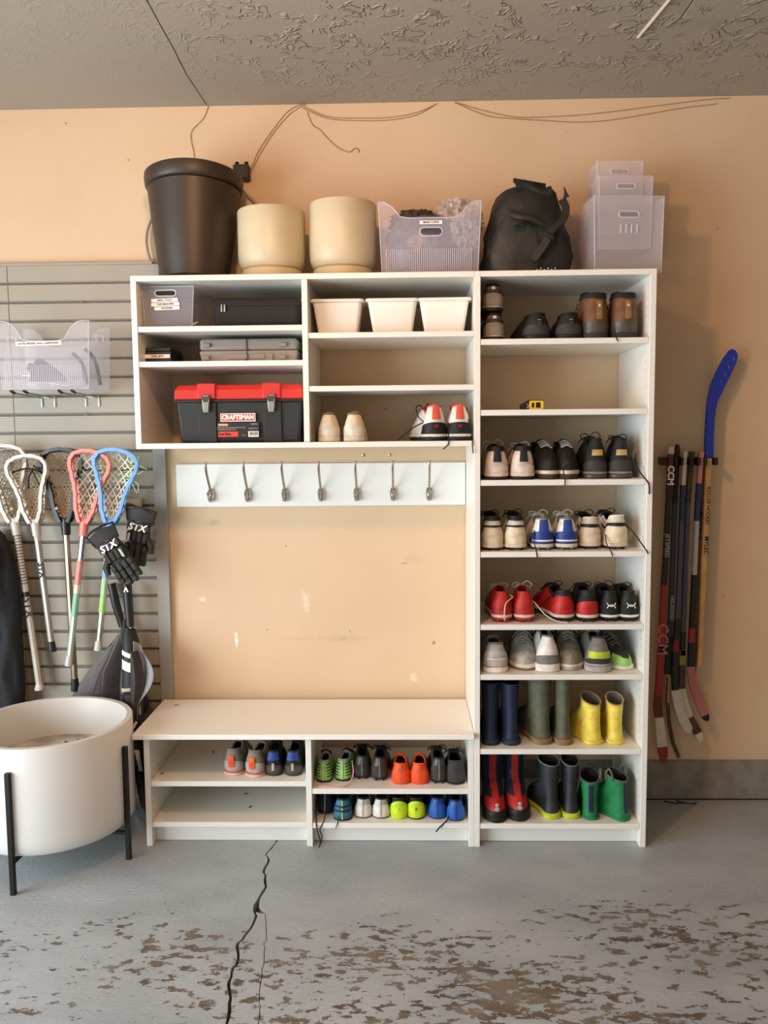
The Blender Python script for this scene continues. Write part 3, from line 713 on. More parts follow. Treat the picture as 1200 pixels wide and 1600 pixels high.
# white tubs
M_tub = mat('white_tub', 'ece8dc', .3); 
for (x, rz, lab) in ((-.243, 0, 'leftmost of three small white plastic tubs on the upper shelf'), (-.040, 0, 'middle one of three small white plastic tubs on the upper shelf'), (.152, -.03, 'rightmost white plastic tub, turned slightly, beside the tall cabinet')):
    t = thing('plastic_tub', lab, 'tub', (x, -.27, 1.9254), (0, 0, rz), 'white tubs on the upper shelf')
    def rr_(hw, hd, r, z, n=6):
        o = []
        for cx, cy, a0 in ((hw-r, hd-r, 0), (-hw+r, hd-r, pi/2), (-hw+r, -hd+r, pi), (hw-r, -hd+r, 1.5*pi)):
            for k in range(n+1): a = a0+pi/2*k/n; o.append((cx+r*cos(a), cy+r*sin(a), z))
        return o
    MB().loft([rr_(.070, .07, .012, .0), rr_(.072, .072, .012, .003), rr_(.091, .09, .016, .122), rr_(.089, .088, .015, .122), rr_(.069, .07, .012, .005)]).obj('body', M_tub, t)
    MB().loft([rr_(.091, .09, .016, .117), rr_(.098, .097, .018, .118), rr_(.100, .099, .018, .124), rr_(.098, .097, .018, .128), rr_(.089, .088, .015, .128), rr_(.089, .088, .015, .120)], cap0=False, cap1=False).obj('rim', M_tub, t)
# tape measure
t = thing('tape_measure', 'black and yellow tape measure alone on the tall cabinet shelf', 'tape measure', (.470, -.36, 1.6433))
vs, fs = curve_plate([(-.042, 0), (.038, 0), (.041, .006), (.041, .030), (.036, .036), (-.012, .036), (-.024, .030), (-.042, .018)], [], .036)
MB().add(vs, fs, 0, XZ).obj('case', M_black, t, bev=.002)
vs, fs = curve_plate([(-.012, .0), (.037, 0), (.040, .006), (.040, .030), (.035, .033), (-.008, .033), (-.012, .028)], [[(.012, .007), (.030, .007), (.030, .027), (.012, .027)], [(-.003, .008), (.007, .008), (.007, .026), (-.003, .026)][::-1]], .003)
MB().add(vs, fs, 0, Matrix.Translation((0, -.0200, 0)) @ XZ).obj('yellow_plate', mat('tool_yellow', 'e8c234', .45), t)
MB().tube([(-.020, -.020, .022), (-.014, -.021, .012), (-.021, -.020, .006)], .003, 6).obj('blade_hook', M_steel, t)

# ---------------------------------------------------------------- shoes
def endr(t, a): return sqrt(max(0.0, 1-(1-t/a)**2)) if t < a else 1.0
def cm(name, col, rough=.6, bs=0, bd=0, ns=0, na=0): return mat(name, col, rough, bs=bs, bd=bd, ns=ns, na=na)
def mix3(a, b, t): return a+(b-a)*t
TOP = [(0, 1), (.10, .97), (.22, .72), (.40, .88), (.48, 1.0), (.75, .66), (.9, .52), (1, .38)]
def shoe(name, label_, x, y, z, L=.29, W=.092, H=.088, side=1, toe_out=False, yaw=0.0, pitch=0.0, group=None, sole=(('black', .012, .003), ('white', .014, .004)),
         up='black', lining='black', lace=None, heel=None, heel_h=.45, heel_w=.30, tab=None, tab_w=.012, tab_v=(.45, 1.0), band=None, bands=(), toe=None, studs=None, studc='black', logo=None, logoc='white', logo_v=.4,
         tongue=None, collar=None, topline=TOP, rings=0, open_w=.56, bows=True, slits=None, seam=None, dirt=0, roll=0, wav=0, badge=None):
    c = lambda n: PAL[n] if isinstance(n, str) else n
    y0 = y
    if toe_out: loc = (x-L*sin(yaw), y+L*cos(yaw), z); rz = pi+yaw
    else: loc = (x, y, z); rz = yaw
    t = thing(name, label_, 'boot' if 'boot' in name else 'shoe', loc, (pitch, roll, rz), group)
    def hw(s):
        q = (1-cos(pi*s))/2
        return W/2*lin(q, [(0, .90), (.15, .94), (.35, .86), (.5, .92), (.68, 1.1), (.85, 1.04), (1, .9)])*endr(q, .11)*endr(1-q, .24), q
    def B_(u, k=1.0, grow=0.0):
        s = abs(u); w, q = hw(s); sg = 1 if u >= 0 else -1
        return sg*(w*k+grow*endr(q, .05)*endr(1-q, .05))+side*.012*q*q, L*q+grow*(2*q-1)
    st = .01 if studs else 0
    zs = st+sum(a[1] for a in sole)
    def T_(u):
        s = abs(u); q = (1-cos(pi*s))/2; sg = 1 if u >= 0 else -1
        ow = lin(q, [(0, open_w*W/2), (.2, open_w*W/2*1.02), (.36, open_w*W/2*.9), (.48, .014), (.68, .012), (.78, 0), (1, 0)])*endr(q, .09)
        ty = L*(.030+.935*q)
        if q > .78: ty = L*mix3(.030+.935*.78, .93, (q-.78)/.22)
        return Vector((sg*ow+side*.012*q*q, ty, zs+H*interp(q, topline)))
    def P(u, v, off=0.0):
        bx, by = B_(u); T = T_(u); q = (1-cos(pi*abs(u)))/2
        k = min(1, max(0, (q-.25)/.35)); k = k*k*(3-2*k)
        ph = v*pi/2
        g = mix3(v**1.25, 1-cos(ph), k); zf = mix3(v, sin(ph), k)
        bl = .0045*sin(pi*v)*(1-k)
        cx = side*.012*q*q
        px = bx+(T.x-bx)*g; py = by+(T.y-by)*g; pz = zs+(T.z-zs)*zf
        d = Vector((bx-cx, (by-L*.5)*.35 if .12 < q < .8 else (by-L*.5), 0)); d = d.normalized() if d.length > 1e-9 else Vector((0, -1, 0))
        if q < .2: d = Vector((bx-cx, by-L*.11, 0)).normalized()
        o = bl+off
        wr = .0014*noise.noise(Vector((px*45, py*45, pz*60+side*9)))*(1+dirt)
        return Vector((px, py, pz))+d*(o*cos(ph*k)+wr)+Vector((0, 0, o*sin(ph*k)))
    NU, NV = 44, 9
    us = [-1+2*i/NU for i in range(NU)]
    # upper
    b = MB(); b.loft([[P(u, j/NV) for u in us] for j in range(NV+1)], cap0=True, cap1=False)
    b.obj('upper', c(up), t, smooth=60)
    # lining going down inside
    def lin_pt(u, v):
        T = T_(u); q = (1-cos(pi*abs(u)))/2; bx, by = B_(u, .8)
        if q > .5: return Vector((T.x*.9+side*.0012*q, T.y, T.z-.001-.012*v))
        return Vector((T.x*(1-.05*v)+(bx-T.x)*.25*v, T.y+.004*(1-2*q)*v, mix3(T.z, zs+.008, v)))
    b = MB(); b.loft([[lin_pt(u, j/3) for u in us] for j in range(4)], cap0=False, cap1=True)
    b.obj('lining', c(lining), t, smooth=60)
    # collar roll
    cu_ = [u for u in us if (1-cos(pi*abs(u)))/2 < .47]
    b = MB(); b.tube([T_(u)+Vector((0, 0, .001)) for u in cu_], .0042, 6); b.obj('collar', c(collar or lining), t)
    # sole layers
    zz = st
    for i, (sc, sh, gr) in enumerate(sole):
        def ring(zv, g):
            return [(*B_(u, 1.0, g), zv+(wav*.5*(1+cos(u*9)) if (i == len(sole)-1 and zv > zz+.001) else 0)) for u in us]
        b = MB(); b.loft([ring(zz, gr-.003), ring(zz+.003, gr), ring(zz+sh-.002, gr), ring(zz+sh, gr-.002)])
        b.obj('outsole' if i == 0 else 'midsole', c(sc), t)
        zz += sh
    if studs:
        b = MB()
        for qy in (.03, .13, .24, .55, .68, .80, .92):
            for sx in (-1, 1):
                wv_ = W/2*(.62 if qy < .3 else .75)*(.7 if qy in (.03, .92) else 1)
                b.lathe([(.0035, -.0005), (.005, .002), (.0065, .0115)], 8, mtx=Matrix.Translation((sx*wv_, L*qy+.004, 0)))
        o = b.obj('studs', c(studc), t); o['kind'] = 'stuff'
    def patch(nm, fn, u0, u1, off, m, nu=18, nv=6, th=.0012):
        b = MB()
        def Q(a, k):
            u = u0+(u1-u0)*a; v0, v1 = fn(u); v = v0+(v1-v0)*k
            return P(u, max(0, min(1, v)), off)
        b.slab(Q, nu, nv, th); return b.obj(nm, c(m), t, smooth=60)
    if heel: patch('heel_counter', lambda u: (0.0, max(.06, heel_h*sqrt(max(0, 1-(u/heel_w)**2)))), -heel_w*.99, heel_w*.99, .0012, heel)
    for (m_, v0, v1, w_) in bands: patch('band', lambda u: (v0+(.15 if v1 > .5 else 0)*abs(u), v1-(.0)*abs(u)), -w_, w_, .0022, m_)
    if tab: patch('heel_tab', lambda u: tab_v, -tab_w/ (W*2.6), tab_w/(W*2.6), .0036, tab, 4, 8, .002)
    if seam: patch('seam', lambda u: (0, .98), -.012, .012, .0022, seam, 2, 8, .001)
    if toe:
        for sg in (-1, 1):
            patch('toe_cap', lambda u: (0.0, .55), sg*.72, sg*.999, .0012, toe)
    if slits:
        for sg in (-1, 1):
            for k in range(5):
                v_ = .18+.15*k
                patch('slit', lambda u: (v_+abs(u)*.25, v_+.05+abs(u)*.25), sg*.06, sg*.20, .0018, slits, 5, 1, .0008)
    if badge:
        patch('badge', lambda u: badge[1], -badge[2], badge[2], .0030, badge[0], 6, 3, .001)
    if logo:
        def wrap(vv):
            X, yy, Z = vv; v = min(.97, max(.02, logo_v+Z/H)); lo, hi = -.5, .5
            for _ in range(18):
                m_ = (lo+hi)/2
                if P(m_, v).x < X: lo = m_
                else: hi = m_
            p = P((lo+hi)/2, v, .0042); return (X, p.y-abs(yy)*1.0-.0005, p.z)
        if logo[0] == 'UA':
            b = MB()
            for sg in (-1, 1):
                pl = smooth_path([(-.0150, 0, sg*.0095), (-.0105, 0, sg*.0015), (0, 0, -sg*.0030), (.0105, 0, sg*.0015), (.0150, 0, sg*.0095)], 5)
                b.tube([Vector(wrap((p.x, 0, p.z)))+Vector((0, .0006, 0)) for p in pl], .0021, 5)
            b.obj('logo', c(logoc), t)
        else: text('logo', logo[0], logo[1], c(logoc), t, None, bold=.0006, wrap=wrap)
    # tongue
    if tongue is not False:
        def TG(u, v):
            q = mix3(.76, .36, v); y_ = L*(.030+.935*q)
            zt = zs+H*interp(q, topline)
            k = max(0, (.48-q)/.12)
            zt += .003+k*k*.022*(H/.088)**.5
            w_ = mix3(.014, .025, min(1, v*1.2))*W/.092
            return ((u-.5)*2*w_+side*.012*q*q, y_+k*.012, zt-.010*((u-.5)*2)**2-.0)
        b = MB(); b.slab(TG, 6, 10, .005); b.obj('tongue', c(tongue or up), t)
    # laces
    if lace:
        b = MB(); lp = []
        for k, q in enumerate((.50, .56, .62, .68, .73)):
            y_ = L*(.030+.935*q); zt = zs+H*interp(q, topline)+.009
            b.tube(smooth_path([(-.020+side*.012*q*q, y_-.004, zt-.006), (side*.012*q*q, y_, zt+.002), (.020+side*.012*q*q, y_+.004, zt-.006)], 3), .0021, 5)
            b.tube(smooth_path([(.020+side*.012*q*q, y_-.004, zt-.006), (side*.012*q*q, y_+.002, zt+.003), (-.020+side*.012*q*q, y_+.008, zt-.007)], 3), .0019, 5)
        if bows:
            q = .49; y_ = L*(.030+.935*q); zt = zs+H*interp(q, topline)+.010; cx = side*.012*q*q
            hb = .004+.012*abs(noise.noise(Vector((x*31, z*17, 2))))*2
            for sg in (-1, 1):
                b.tube(smooth_path([(cx, y_, zt), (cx+sg*.018, y_-.012, zt+hb+.003*sg), (cx+sg*(.030+hb*.5), y_-.016, zt+hb*.3), (cx+sg*.028, y_-.004, zt-.010), (cx+sg*.004, y_, zt)], 5), .0019, 5)
                b.tube(smooth_path([(cx, y_, zt), (cx+sg*.02, y_+.012, zt-.004), (cx+sg*.04, y_+.018, zt-.026)], 4), .0018, 5)
        b.obj('laces', c(lace), t)
    t['_P'] = 0
    del t['_P']
    return t
PAL = {}
for n, col, r in (('black', '1d1c1a', .6), ('soft_black', '201f1c', .75), ('white', 'e4ded2', .5), ('offwhite', 'd8cdb9', .6), ('cream', 'dccbab', .6), ('pinkcream', 'd8c5b6', .6), ('red', 'b3261f', .5), ('dkred', '7c1d18', .6), ('coral', 'd65a48', .6), ('orange', 'f0541c', .5),
                  ('grey', '77736c', .7), ('lgrey', 'aaa69c', .7), ('silver', 'b5b0a6', .35), ('dgrey', '3a3835', .75), ('navy', '1c2740', .55), ('blue', '2a5fae', .45), ('royal', '27408c', .5), ('teal', '3a7390', .55), ('dteal', '1c3038', .6), ('lime', 'c9e22a', .5), ('lgreen', '93d068', .55),
                  ('brown', '6c472c', .6), ('tan', '8a6a45', .7), ('olive', '5a5a46', .6), ('pewter', '514b42', .35), ('taupe', '8d8371', .75), ('gold', 'b79657', .35), ('yellow', 'e8cf52', .5), ('green', '1f7a48', .5), ('ygreen', 'b8c832', .6), ('pink', 'd98a9a', .6), ('brick', 'b02a28', .5), ('mink', '6a6152', .75)):
    PAL[n] = mat('shoe_'+n, col, r, ns=26, na=.22, bs=170, bd=.0006, spec=.35)
def pair(desc, xl, xr, y, z, **kw):
    yl, yr_ = (y if isinstance(y, tuple) else (y, y)); nm = kw.pop('name', 'sneaker')
    kl = dict(kw); kr = dict(kw); ext = kw.pop('rkw', None)
    kl.pop('rkw', None); kr.pop('rkw', None)
    if ext: kr.update(ext)
    a = shoe(nm, 'left of the '+desc, xl, yl, z, side=-1, **kl)
    b = shoe(nm, 'right of the '+desc, xr, yr_, z, side=1, **kr)
    return a, b
def lacep(pts, m, label_, r=.0022, n=6):
    return tag(MB().tube(smooth_path(pts, 6), r, n).obj('shoelace', PAL[m]), label_, 'shoelace')
GU = 'shoes in the upper cabinet'; GT = 'shoes in the tall cabinet'; GB = 'shoes in the bench'
SH = .0005
# upper cabinet, bottom right shelf
z = 1.533+SH
pair('beige worn canvas shoes on the upper cabinet floor', -.276, -.183, -.395, z, group=GU, W=.080, H=.082, L=.26, up='cream', lining='tan', heel='offwhite', heel_h=.55, sole=(('offwhite', .020, .003),), tongue='cream', yaw=.06)
pair('white court shoes with black heel and red tab, upper cabinet', .117, .204, (-.405, -.405), z, group=GU, W=.090, H=.102, L=.29, up='white', lining='dkred', collar='coral', heel='black', heel_h=.42, heel_w=.34, tab='coral', tab_w=.013, tab_v=(.52, 1), logo=('W', .015), logoc='coral', logo_v=.27,
     sole=(('black', .014, .003), ('white', .011, .004)), tongue='coral', bands=(), rkw=dict(yaw=.075), yaw=.16, open_w=.50)
lacep([(.085, -.30, 1.640), (.060, -.31, 1.665), (.045, -.33, 1.655), (.055, -.35, 1.62), (.075, -.36, 1.603)], 'black', 'black lace loop rising from left white court shoe')
lacep([(.074, -.36, 1.603), (.03, -.38, 1.580), (-.01, -.39, 1.548), (-.028, -.39, 1.5355)], 'black', 'black lace trailing left of the white court shoes')
lacep([(.088, -.31, 1.61), (.086, -.30, 1.655), (.089, -.30, 1.672), (.094, -.31, 1.65)], 'black', 'short black lace end standing up behind left white court shoe')
lacep([(.204, -.33, 1.655), (.222, -.33, 1.662), (.234, -.34, 1.648), (.226, -.35, 1.625)], 'black', 'small black lace loop on right white court shoe')
lacep([(.162, -.40, 1.60), (.161, -.42, 1.560), (.160, -.434, 1.537), (.158, -.4345, 1.520), (.141, -.435, 1.503)], 'black', 'black lace hanging over the shelf edge between white court shoes')
lacep([(.228, -.37, 1.628), (.242, -.40, 1.59), (.247, -.425, 1.545), (.246, -.436, 1.52), (.249, -.437, 1.487)], 'black', 'black lace hanging from right white court shoe past the shelf')
# tall cabinet shelf 1
z = 1.895+SH
st = dict(group=GT, L=.27, W=.078, H=.075, up='mink', lining='soft_black', heel='taupe', heel_h=.6, sole=(('black', .013, .002), ('offwhite', .006, .002)), tongue='mink', bands=(('dgrey', .62, .8, .2),), badge=('offwhite', (.78, .92), .03), lace='dgrey')
shoe('sneaker', 'lower of two stacked brown-grey mesh sneakers on the top shelf', .331, -.385, z, side=-1, **st)
shoe('sneaker', 'upper of two stacked brown-grey mesh sneakers on the top shelf', .327, -.375, z+.106, side=1, pitch=.0, **{**st, 'lace': None, 'L': .26, 'tongue': False})
pair('dark charcoal low walking shoes on the top shelf', .490, .604, -.395, z, group=GT, yaw=.10, W=.098, H=.074, L=.28, up='soft_black', lining='black', heel='dgrey', heel_h=.5, sole=(('black', .018, .003),), tab='dgrey', tab_w=.006, tab_v=(.35, .6), logoc='lgrey', rkw=dict(yaw=.03), bands=(('lgrey', .68, .71, .02),))
BT = [(0, 1), (.12, 1.0), (.34, .96), (.42, .93), (.52, .68), (.7, .48), (.9, .34), (1, .22)]
pair('brown leather hiking boots on the top shelf', .705, .808, -.395, z, name='hiking_boot', group=GT, W=.094, H=.138, L=.29, up='brown', lining='soft_black', collar='soft_black', heel='pewter', heel_h=.30, heel_w=.42, yaw=.16, rkw=dict(yaw=.10), topline=BT, open_w=.74, sole=(('dgrey', .022, .003),), tongue='soft_black',
     bands=(('tan', .34, .82, .035), ('soft_black', .88, .99, .42)), lace='dgrey', tab='soft_black', tab_w=.010, tab_v=(.88, 1.0), badge=('offwhite', (.66, .73), .012))
lacep([(.757, -.40, 1.93), (.757, -.428, 1.90), (.759, -.434, 1.889), (.764, -.4345, 1.880)], 'black', 'thin dark lace end over the shelf edge below brown boots')
# shelf 3
z = 1.389+SH
pair('pinkish white sneakers with a black heel strip on the third shelf', .340, .436, -.400, z, group=GT, W=.088, H=.092, L=.28, up='pinkcream', lining='black', collar='black', tab='black', tab_w=.011, tab_v=(.42, 1), badge=('white', (.60, .68), .015), bands=(('black', .84, .98, .30),), sole=(('black', .010, .004), ('pinkcream', .016, .004)), heel='pinkcream', heel_h=.32, tongue='black', lace='white')
pair('black shoes with cream toe bumpers, toes out, on the third shelf', .526, .615, -.395, z, group=GT, toe_out=True, W=.080, H=.098, L=.28, up='soft_black', lining='black', toe='soft_black', sole=(('dgrey', .017, .002), ('cream', .015, .003)), tongue='black', lace='lgrey', bows=False, topline=[(0, 1), (.1, .97), (.22, .8), (.4, .92), (.5, 1.0), (.75, .80), (.9, .6), (1, .45)])
pair('tall black sneakers with gold heel badges on the third shelf', .708, .796, (-.385, -.385), z, group=GT, W=.088, H=.118, L=.28, up='soft_black', lining='black', heel='dgrey', heel_h=.35, sole=(('pewter', .016, .003), ('taupe', .010, .003)), badge=('gold', (.50, .68), .075), lace='black', open_w=.42, yaw=-.02, rkw=dict(yaw=-.10))
lacep([(.61, -.39, 1.45), (.583, -.40, 1.43), (.580, -.425, 1.40), (.581, -.4345, 1.385), (.580, -.435, 1.368)], 'black', 'black lace falling between the cream-toed black shoes')
lacep([(.80, -.34, 1.50), (.83, -.36, 1.475), (.85, -.39, 1.43), (.868, -.42, 1.395), (.882, -.437, 1.37), (.884, -.437, 1.335)], 'black', 'long black lace hanging over the right edge of the third shelf', .0028)
# shelf 4
z = 1.126+SH
cl = dict(group=GT, W=.082, L=.275, studs=True)
pair('cream baseball cleats with black collars on the fourth shelf', .325, .412, -.400, z, **cl, H=.100, up='offwhite', lining='black', collar='black', heel='cream', heel_h=.55, sole=(('pinkcream', .014, .004),), bands=(('black', .62, .70, .30), ('black', .86, .99, .36)), tongue='black', lace='black', yaw=-.03, rkw=dict(yaw=.0))
pair('white cleats with blue heel bands on the fourth shelf', .512, .600, -.400, z, **cl, H=.094, up='white', lining='grey', collar='grey', heel='royal', heel_h=.50, heel_w=.40, tab='royal', tab_w=.014, tab_v=(.4, .95), sole=(('offwhite', .014, .004),), studc='grey', tongue='white', lace='white', bands=(('white', .10, .16, .18), ('white', .55, .60, .35)))
pair('cream cleats with a black ankle stripe at right on the fourth shelf', .692, .795, (-.375, -.390), z, **cl, H=.092, up='offwhite', lining='black', collar='white', heel='cream', heel_h=.62, sole=(('pinkcream', .014, .004),), bands=(('black', .62, .76, .40),), tongue='black', lace='black', rkw=dict(yaw=.22, H=.100))
lacep([(.805, -.36, 1.23), (.84, -.38, 1.195), (.87, -.42, 1.145), (.884, -.437, 1.118)], 'black', 'black lace from the right cream cleat over the fourth shelf', .0026)
lacep([(.745, -.37, 1.18), (.742, -.40, 1.15), (.75, -.425, 1.13), (.756, -.4345, 1.108)], 'black', 'black lace end dangling between the right cleats')
lacep([(.478, -.39, 1.20), (.476, -.40, 1.16), (.480, -.425, 1.131), (.483, -.4345, 1.104)], 'black', 'thin black lace dangling left of blue-banded cleats')
# shelf 5
z = .855+SH
pair('all-red cleats with pale midsoles on the fifth shelf', .362, .445, -.400, z, group=GT, W=.076, L=.25, H=.082, up='red', lining='dkred', collar='red', heel='brick', heel_h=.7, sole=(('red', .008, .003), ('pinkcream', .012, .004)), studs=True, studc='red', tongue='red', lace='offwhite', tab='red')
pair('red and black cleats with cream soles on the fifth shelf', .600, .683, (-.395, -.400), z, group=GT, W=.080, L=.27, H=.086, up='red', lining='black', collar='black', heel='red', heel_h=.6, sole=(('black', .006, .003), ('pinkcream', .013, .004)), studs=True, bands=(('black', .80, .98, .45),), tongue='black', lace='black', yaw=.22, rkw=dict(yaw=.04, up='soft_black'))
pair('black cleats with white heel emblems on the fifth shelf', .765, .838, -.392, z, group=GT, W=.074, L=.255, H=.084, up='black', lining='black', heel='soft_black', heel_h=.5, sole=(('black', .006, .003), ('white', .011, .004)), studs=True, lace='soft_black', tongue='black', logo=('UA', .024), logo_v=.42, rkw=dict(yaw=.06))
for sx in (.765, .838):
    pass
lacep([(.38, -.36, .955), (.40, -.385, .95), (.372, -.412, .93), (.366, -.416, .885), (.368, -.415, .868)], 'offwhite', 'cream lace draped over the heel of left red cleat')
lacep([(.44, -.37, .955), (.48, -.38, .93), (.52, -.39, .885), (.56, -.40, .862), (.60, -.41, .858)], 'offwhite', 'cream lace trailing across the fifth shelf')
lacep([(.60, -.30, .95), (.55, -.32, .935), (.50, -.35, .895), (.475, -.375, .862)], 'black', 'black lace sloping down left of the red and black cleats', .003)
# shelf 6
z = .666+SH
shoe('sneaker', 'silver running shoe with a pink sole line, heel out, sixth shelf', .338, -.405, z, side=-1, group=GT, W=.092, L=.25, H=.084, up='lgrey', lining='grey', heel='silver', heel_h=.7, sole=(('white', .020, .004), ('pink', .005, .003)), badge=('white', (.30, .36), .13), lace='grey', tongue='lgrey')
shoe('sneaker', 'silver beige running shoe, toe out, beside the pink-lined one', .440, -.375, z, side=-1, toe_out=True, yaw=-.10, group=GT, W=.098, L=.27, H=.088, up='silver', lining='grey', toe='lgrey', sole=(('tan', .008, .003), ('offwhite', .016, .004)), lace='lgrey')
shoe('sneaker', 'white and grey running shoe, heel out, on the sixth shelf', .535, -.400, z, side=1, group=GT, W=.090, L=.28, H=.105, up='white', lining='grey', heel='grey', heel_h=.34, sole=(('white', .030, .004),), lace='lgrey', tongue='grey', open_w=.4)
shoe('sneaker', 'grey lace-up running shoe, toe out, in the middle of the sixth shelf', .636, -.38, z, side=1, toe_out=True, yaw=.02, group=GT, W=.096, L=.28, H=.108, up='taupe', lining='dgrey', toe='taupe', sole=(('lgrey', .012, .003), ('offwhite', .012, .004)), lace='lgrey')
shoe('sneaker', 'grey sneaker with a bright green heel patch on the sixth shelf', .724, -.405, z, side=-1, group=GT, W=.094, L=.28, H=.098, up='grey', lining='dgrey', heel='dgrey', heel_h=.2, bands=(('ygreen', .22, .48, .16),), sole=(('lgrey', .022, .005), ('lgrey', .010, .003)), lace='grey', open_w=.42)
shoe('sneaker', 'grey sneaker with green toe edge, toe out, at right of sixth shelf', .826, -.375, z, side=-1, toe_out=True, yaw=.33, group=GT, W=.090, L=.27, H=.088, up='dgrey', lining='dgrey', toe='lgreen', sole=(('white', .016, .004),), lace='grey')
# bench
z = .255+SH
pair('grey sneakers with orange soles and heel strips in the bench', -.673, -.590, (-.375, -.392), z, group=GB, W=.074, L=.24, H=.080, up='taupe', lining='dgrey', collar='taupe', heel='lgrey', heel_h=.5, sole=(('offwhite', .010, .003), ('coral', .009, .004)), tab='orange', tab_w=.008, tab_v=(.2, .75), tongue='taupe', lace='lgrey', bows=False, yaw=-.10, rkw=dict(yaw=-.2))
pair('black sneakers with blue heel tabs in the left bench cubby', -.512, -.437, -.380, z, group=GB, W=.066, L=.23, H=.084, up='black', lining='black', heel='pewter', heel_h=.4, tab='royal', tab_w=.018, tab_v=(.62, .98), badge=('silver', (.15, .5), .02), sole=(('dgrey', .010, .003),), lace='black', tongue='black', bows=False, bands=(('dgrey', .3, .34, .25),))
z = .226+SH
pair('light green turf shoes with dark slits in the bench', -.320, -.248, (-.372, -.360), z, group=GB, W=.064, L=.20, H=.074, up='lgreen', lining='black', collar='lgrey', sole=(('black', .008, .002),), slits='dteal', seam='offwhite', tongue='lgrey', lace='black', bows=False, yaw=-.05, rkw=dict(yaw=-.10))
pair('dark pewter cleats second from left in the bench', -.173, -.104, (-.345, -.360), z, group=GB, W=.064, L=.22, H=.074, up='pewter', lining='black', seam='grey', sole=(('black', .006, .002),), studs=True, tongue='black', lace='black', heel='dgrey', heel_h=.6)
pair('bright orange cleats in the middle of the bench', -.021, .050, -.390, z, group=GB, W=.070, L=.22, H=.072, up='orange', lining='soft_black', collar='orange', heel='orange', heel_h=.8, seam='coral', sole=(('orange', .005, .002),), tongue='orange', open_w=.66)
shoe('cleat', 'left one of the dark grey boots-cut cleats right of the orange pair', .124, -.385, z, side=-1, group=GB, W=.064, L=.22, H=.082, up='pewter', lining='black', heel='dgrey', heel_h=.7, seam='grey', sole=(('black', .006, .002),), studs=True, tongue='black', lace='black')
shoe('cleat', 'right dark grey cleat with wide opening beside the bench right panel', .190, -.392, z, side=1, yaw=.05, group=GB, W=.072, L=.23, H=.080, up='dgrey', lining='black', collar='dgrey', sole=(('black', .008, .002),), tongue='black', lace='black', open_w=.75)
z = .091+SH
kw = dict(group=GB, L=.22)
shoe('cleat', 'left very dark teal cleat at the left of the bottom bench shelf', -.318, -.350, z, side=-1, yaw=-.05, **kw, W=.064, H=.072, up='dteal', lining='black', seam='lgrey', sole=(('black', .007, .002),), tongue='black')
shoe('cleat', 'right teal cleat with a pale centre seam on bottom bench shelf', -.246, -.412, z, side=1, **kw, W=.072, H=.074, up='teal', lining='black', seam='lgreen', sole=(('black', .007, .002),), bands=(('dteal', .4, .5, .3), ('dteal', .62, .72, .3)), tongue='black')
pair('white cleats on the bottom bench shelf', -.168, -.099, (-.388, -.390), z, **kw, W=.066, H=.068, up='white', lining='black', seam='lgrey', sole=(('dgrey', .006, .002),), heel='white', heel_h=.75, tongue='black')
pair('neon yellow cleats on the bottom bench shelf', -.030, .036, -.398, z, **kw, W=.064, H=.072, up='soft_black', lining='black', heel='lime', heel_h=.9, heel_w=.26, sole=(('lime', .007, .002),), tongue='black', open_w=.7, rkw=dict(logo=('//', .014), logoc='black', logo_v=.5, sole=(('black', .007, .002),)), logo=(':', .016), logoc='black', logo_v=.5)
pair('blue cleats on the bottom bench shelf', .118, .187, (-.395, -.412), z, **kw, W=.068, H=.072, up='blue', lining='black', heel='blue', heel_h=.8, seam='royal', sole=(('navy', .006, .002),), tongue='black')
lacep([(-.35, -.36, .15), (-.345, -.42, .10), (-.342, -.4345, .075), (-.33, -.437, .03), (-.327, -.437, .012)], 'black', 'black lace hanging from bottom bench shelf at its left end', .0024)
lacep([(-.31, -.37, .14), (-.315, -.42, .10), (-.33, -.4345, .07), (-.322, -.437, .04), (-.335, -.437, .0)], 'black', 'second black lace hanging at the left end of bottom bench shelf', .0022)
lacep([(.16, -.40, .11), (.15, -.42, .097), (.125, -.4335, .08), (.11, -.436, .062)], 'black', 'black lace over the shelf edge under the blue cleats', .0026)
lacep([(-.35, -.40, .2275), (-.30, -.41, .2275), (-.25, -.415, .2275), (-.22, -.40, .235), (-.205, -.37, .262), (-.21, -.34, .30)], 'pink', 'pink lace lying in front of the green turf shoes', .0026)
lacep([(-.26, -.40, .12), (-.262, -.425, .095), (-.266, -.4335, .085), (-.27, -.435, .073)], 'dteal', 'short dark lace end below the teal cleat', .0018)

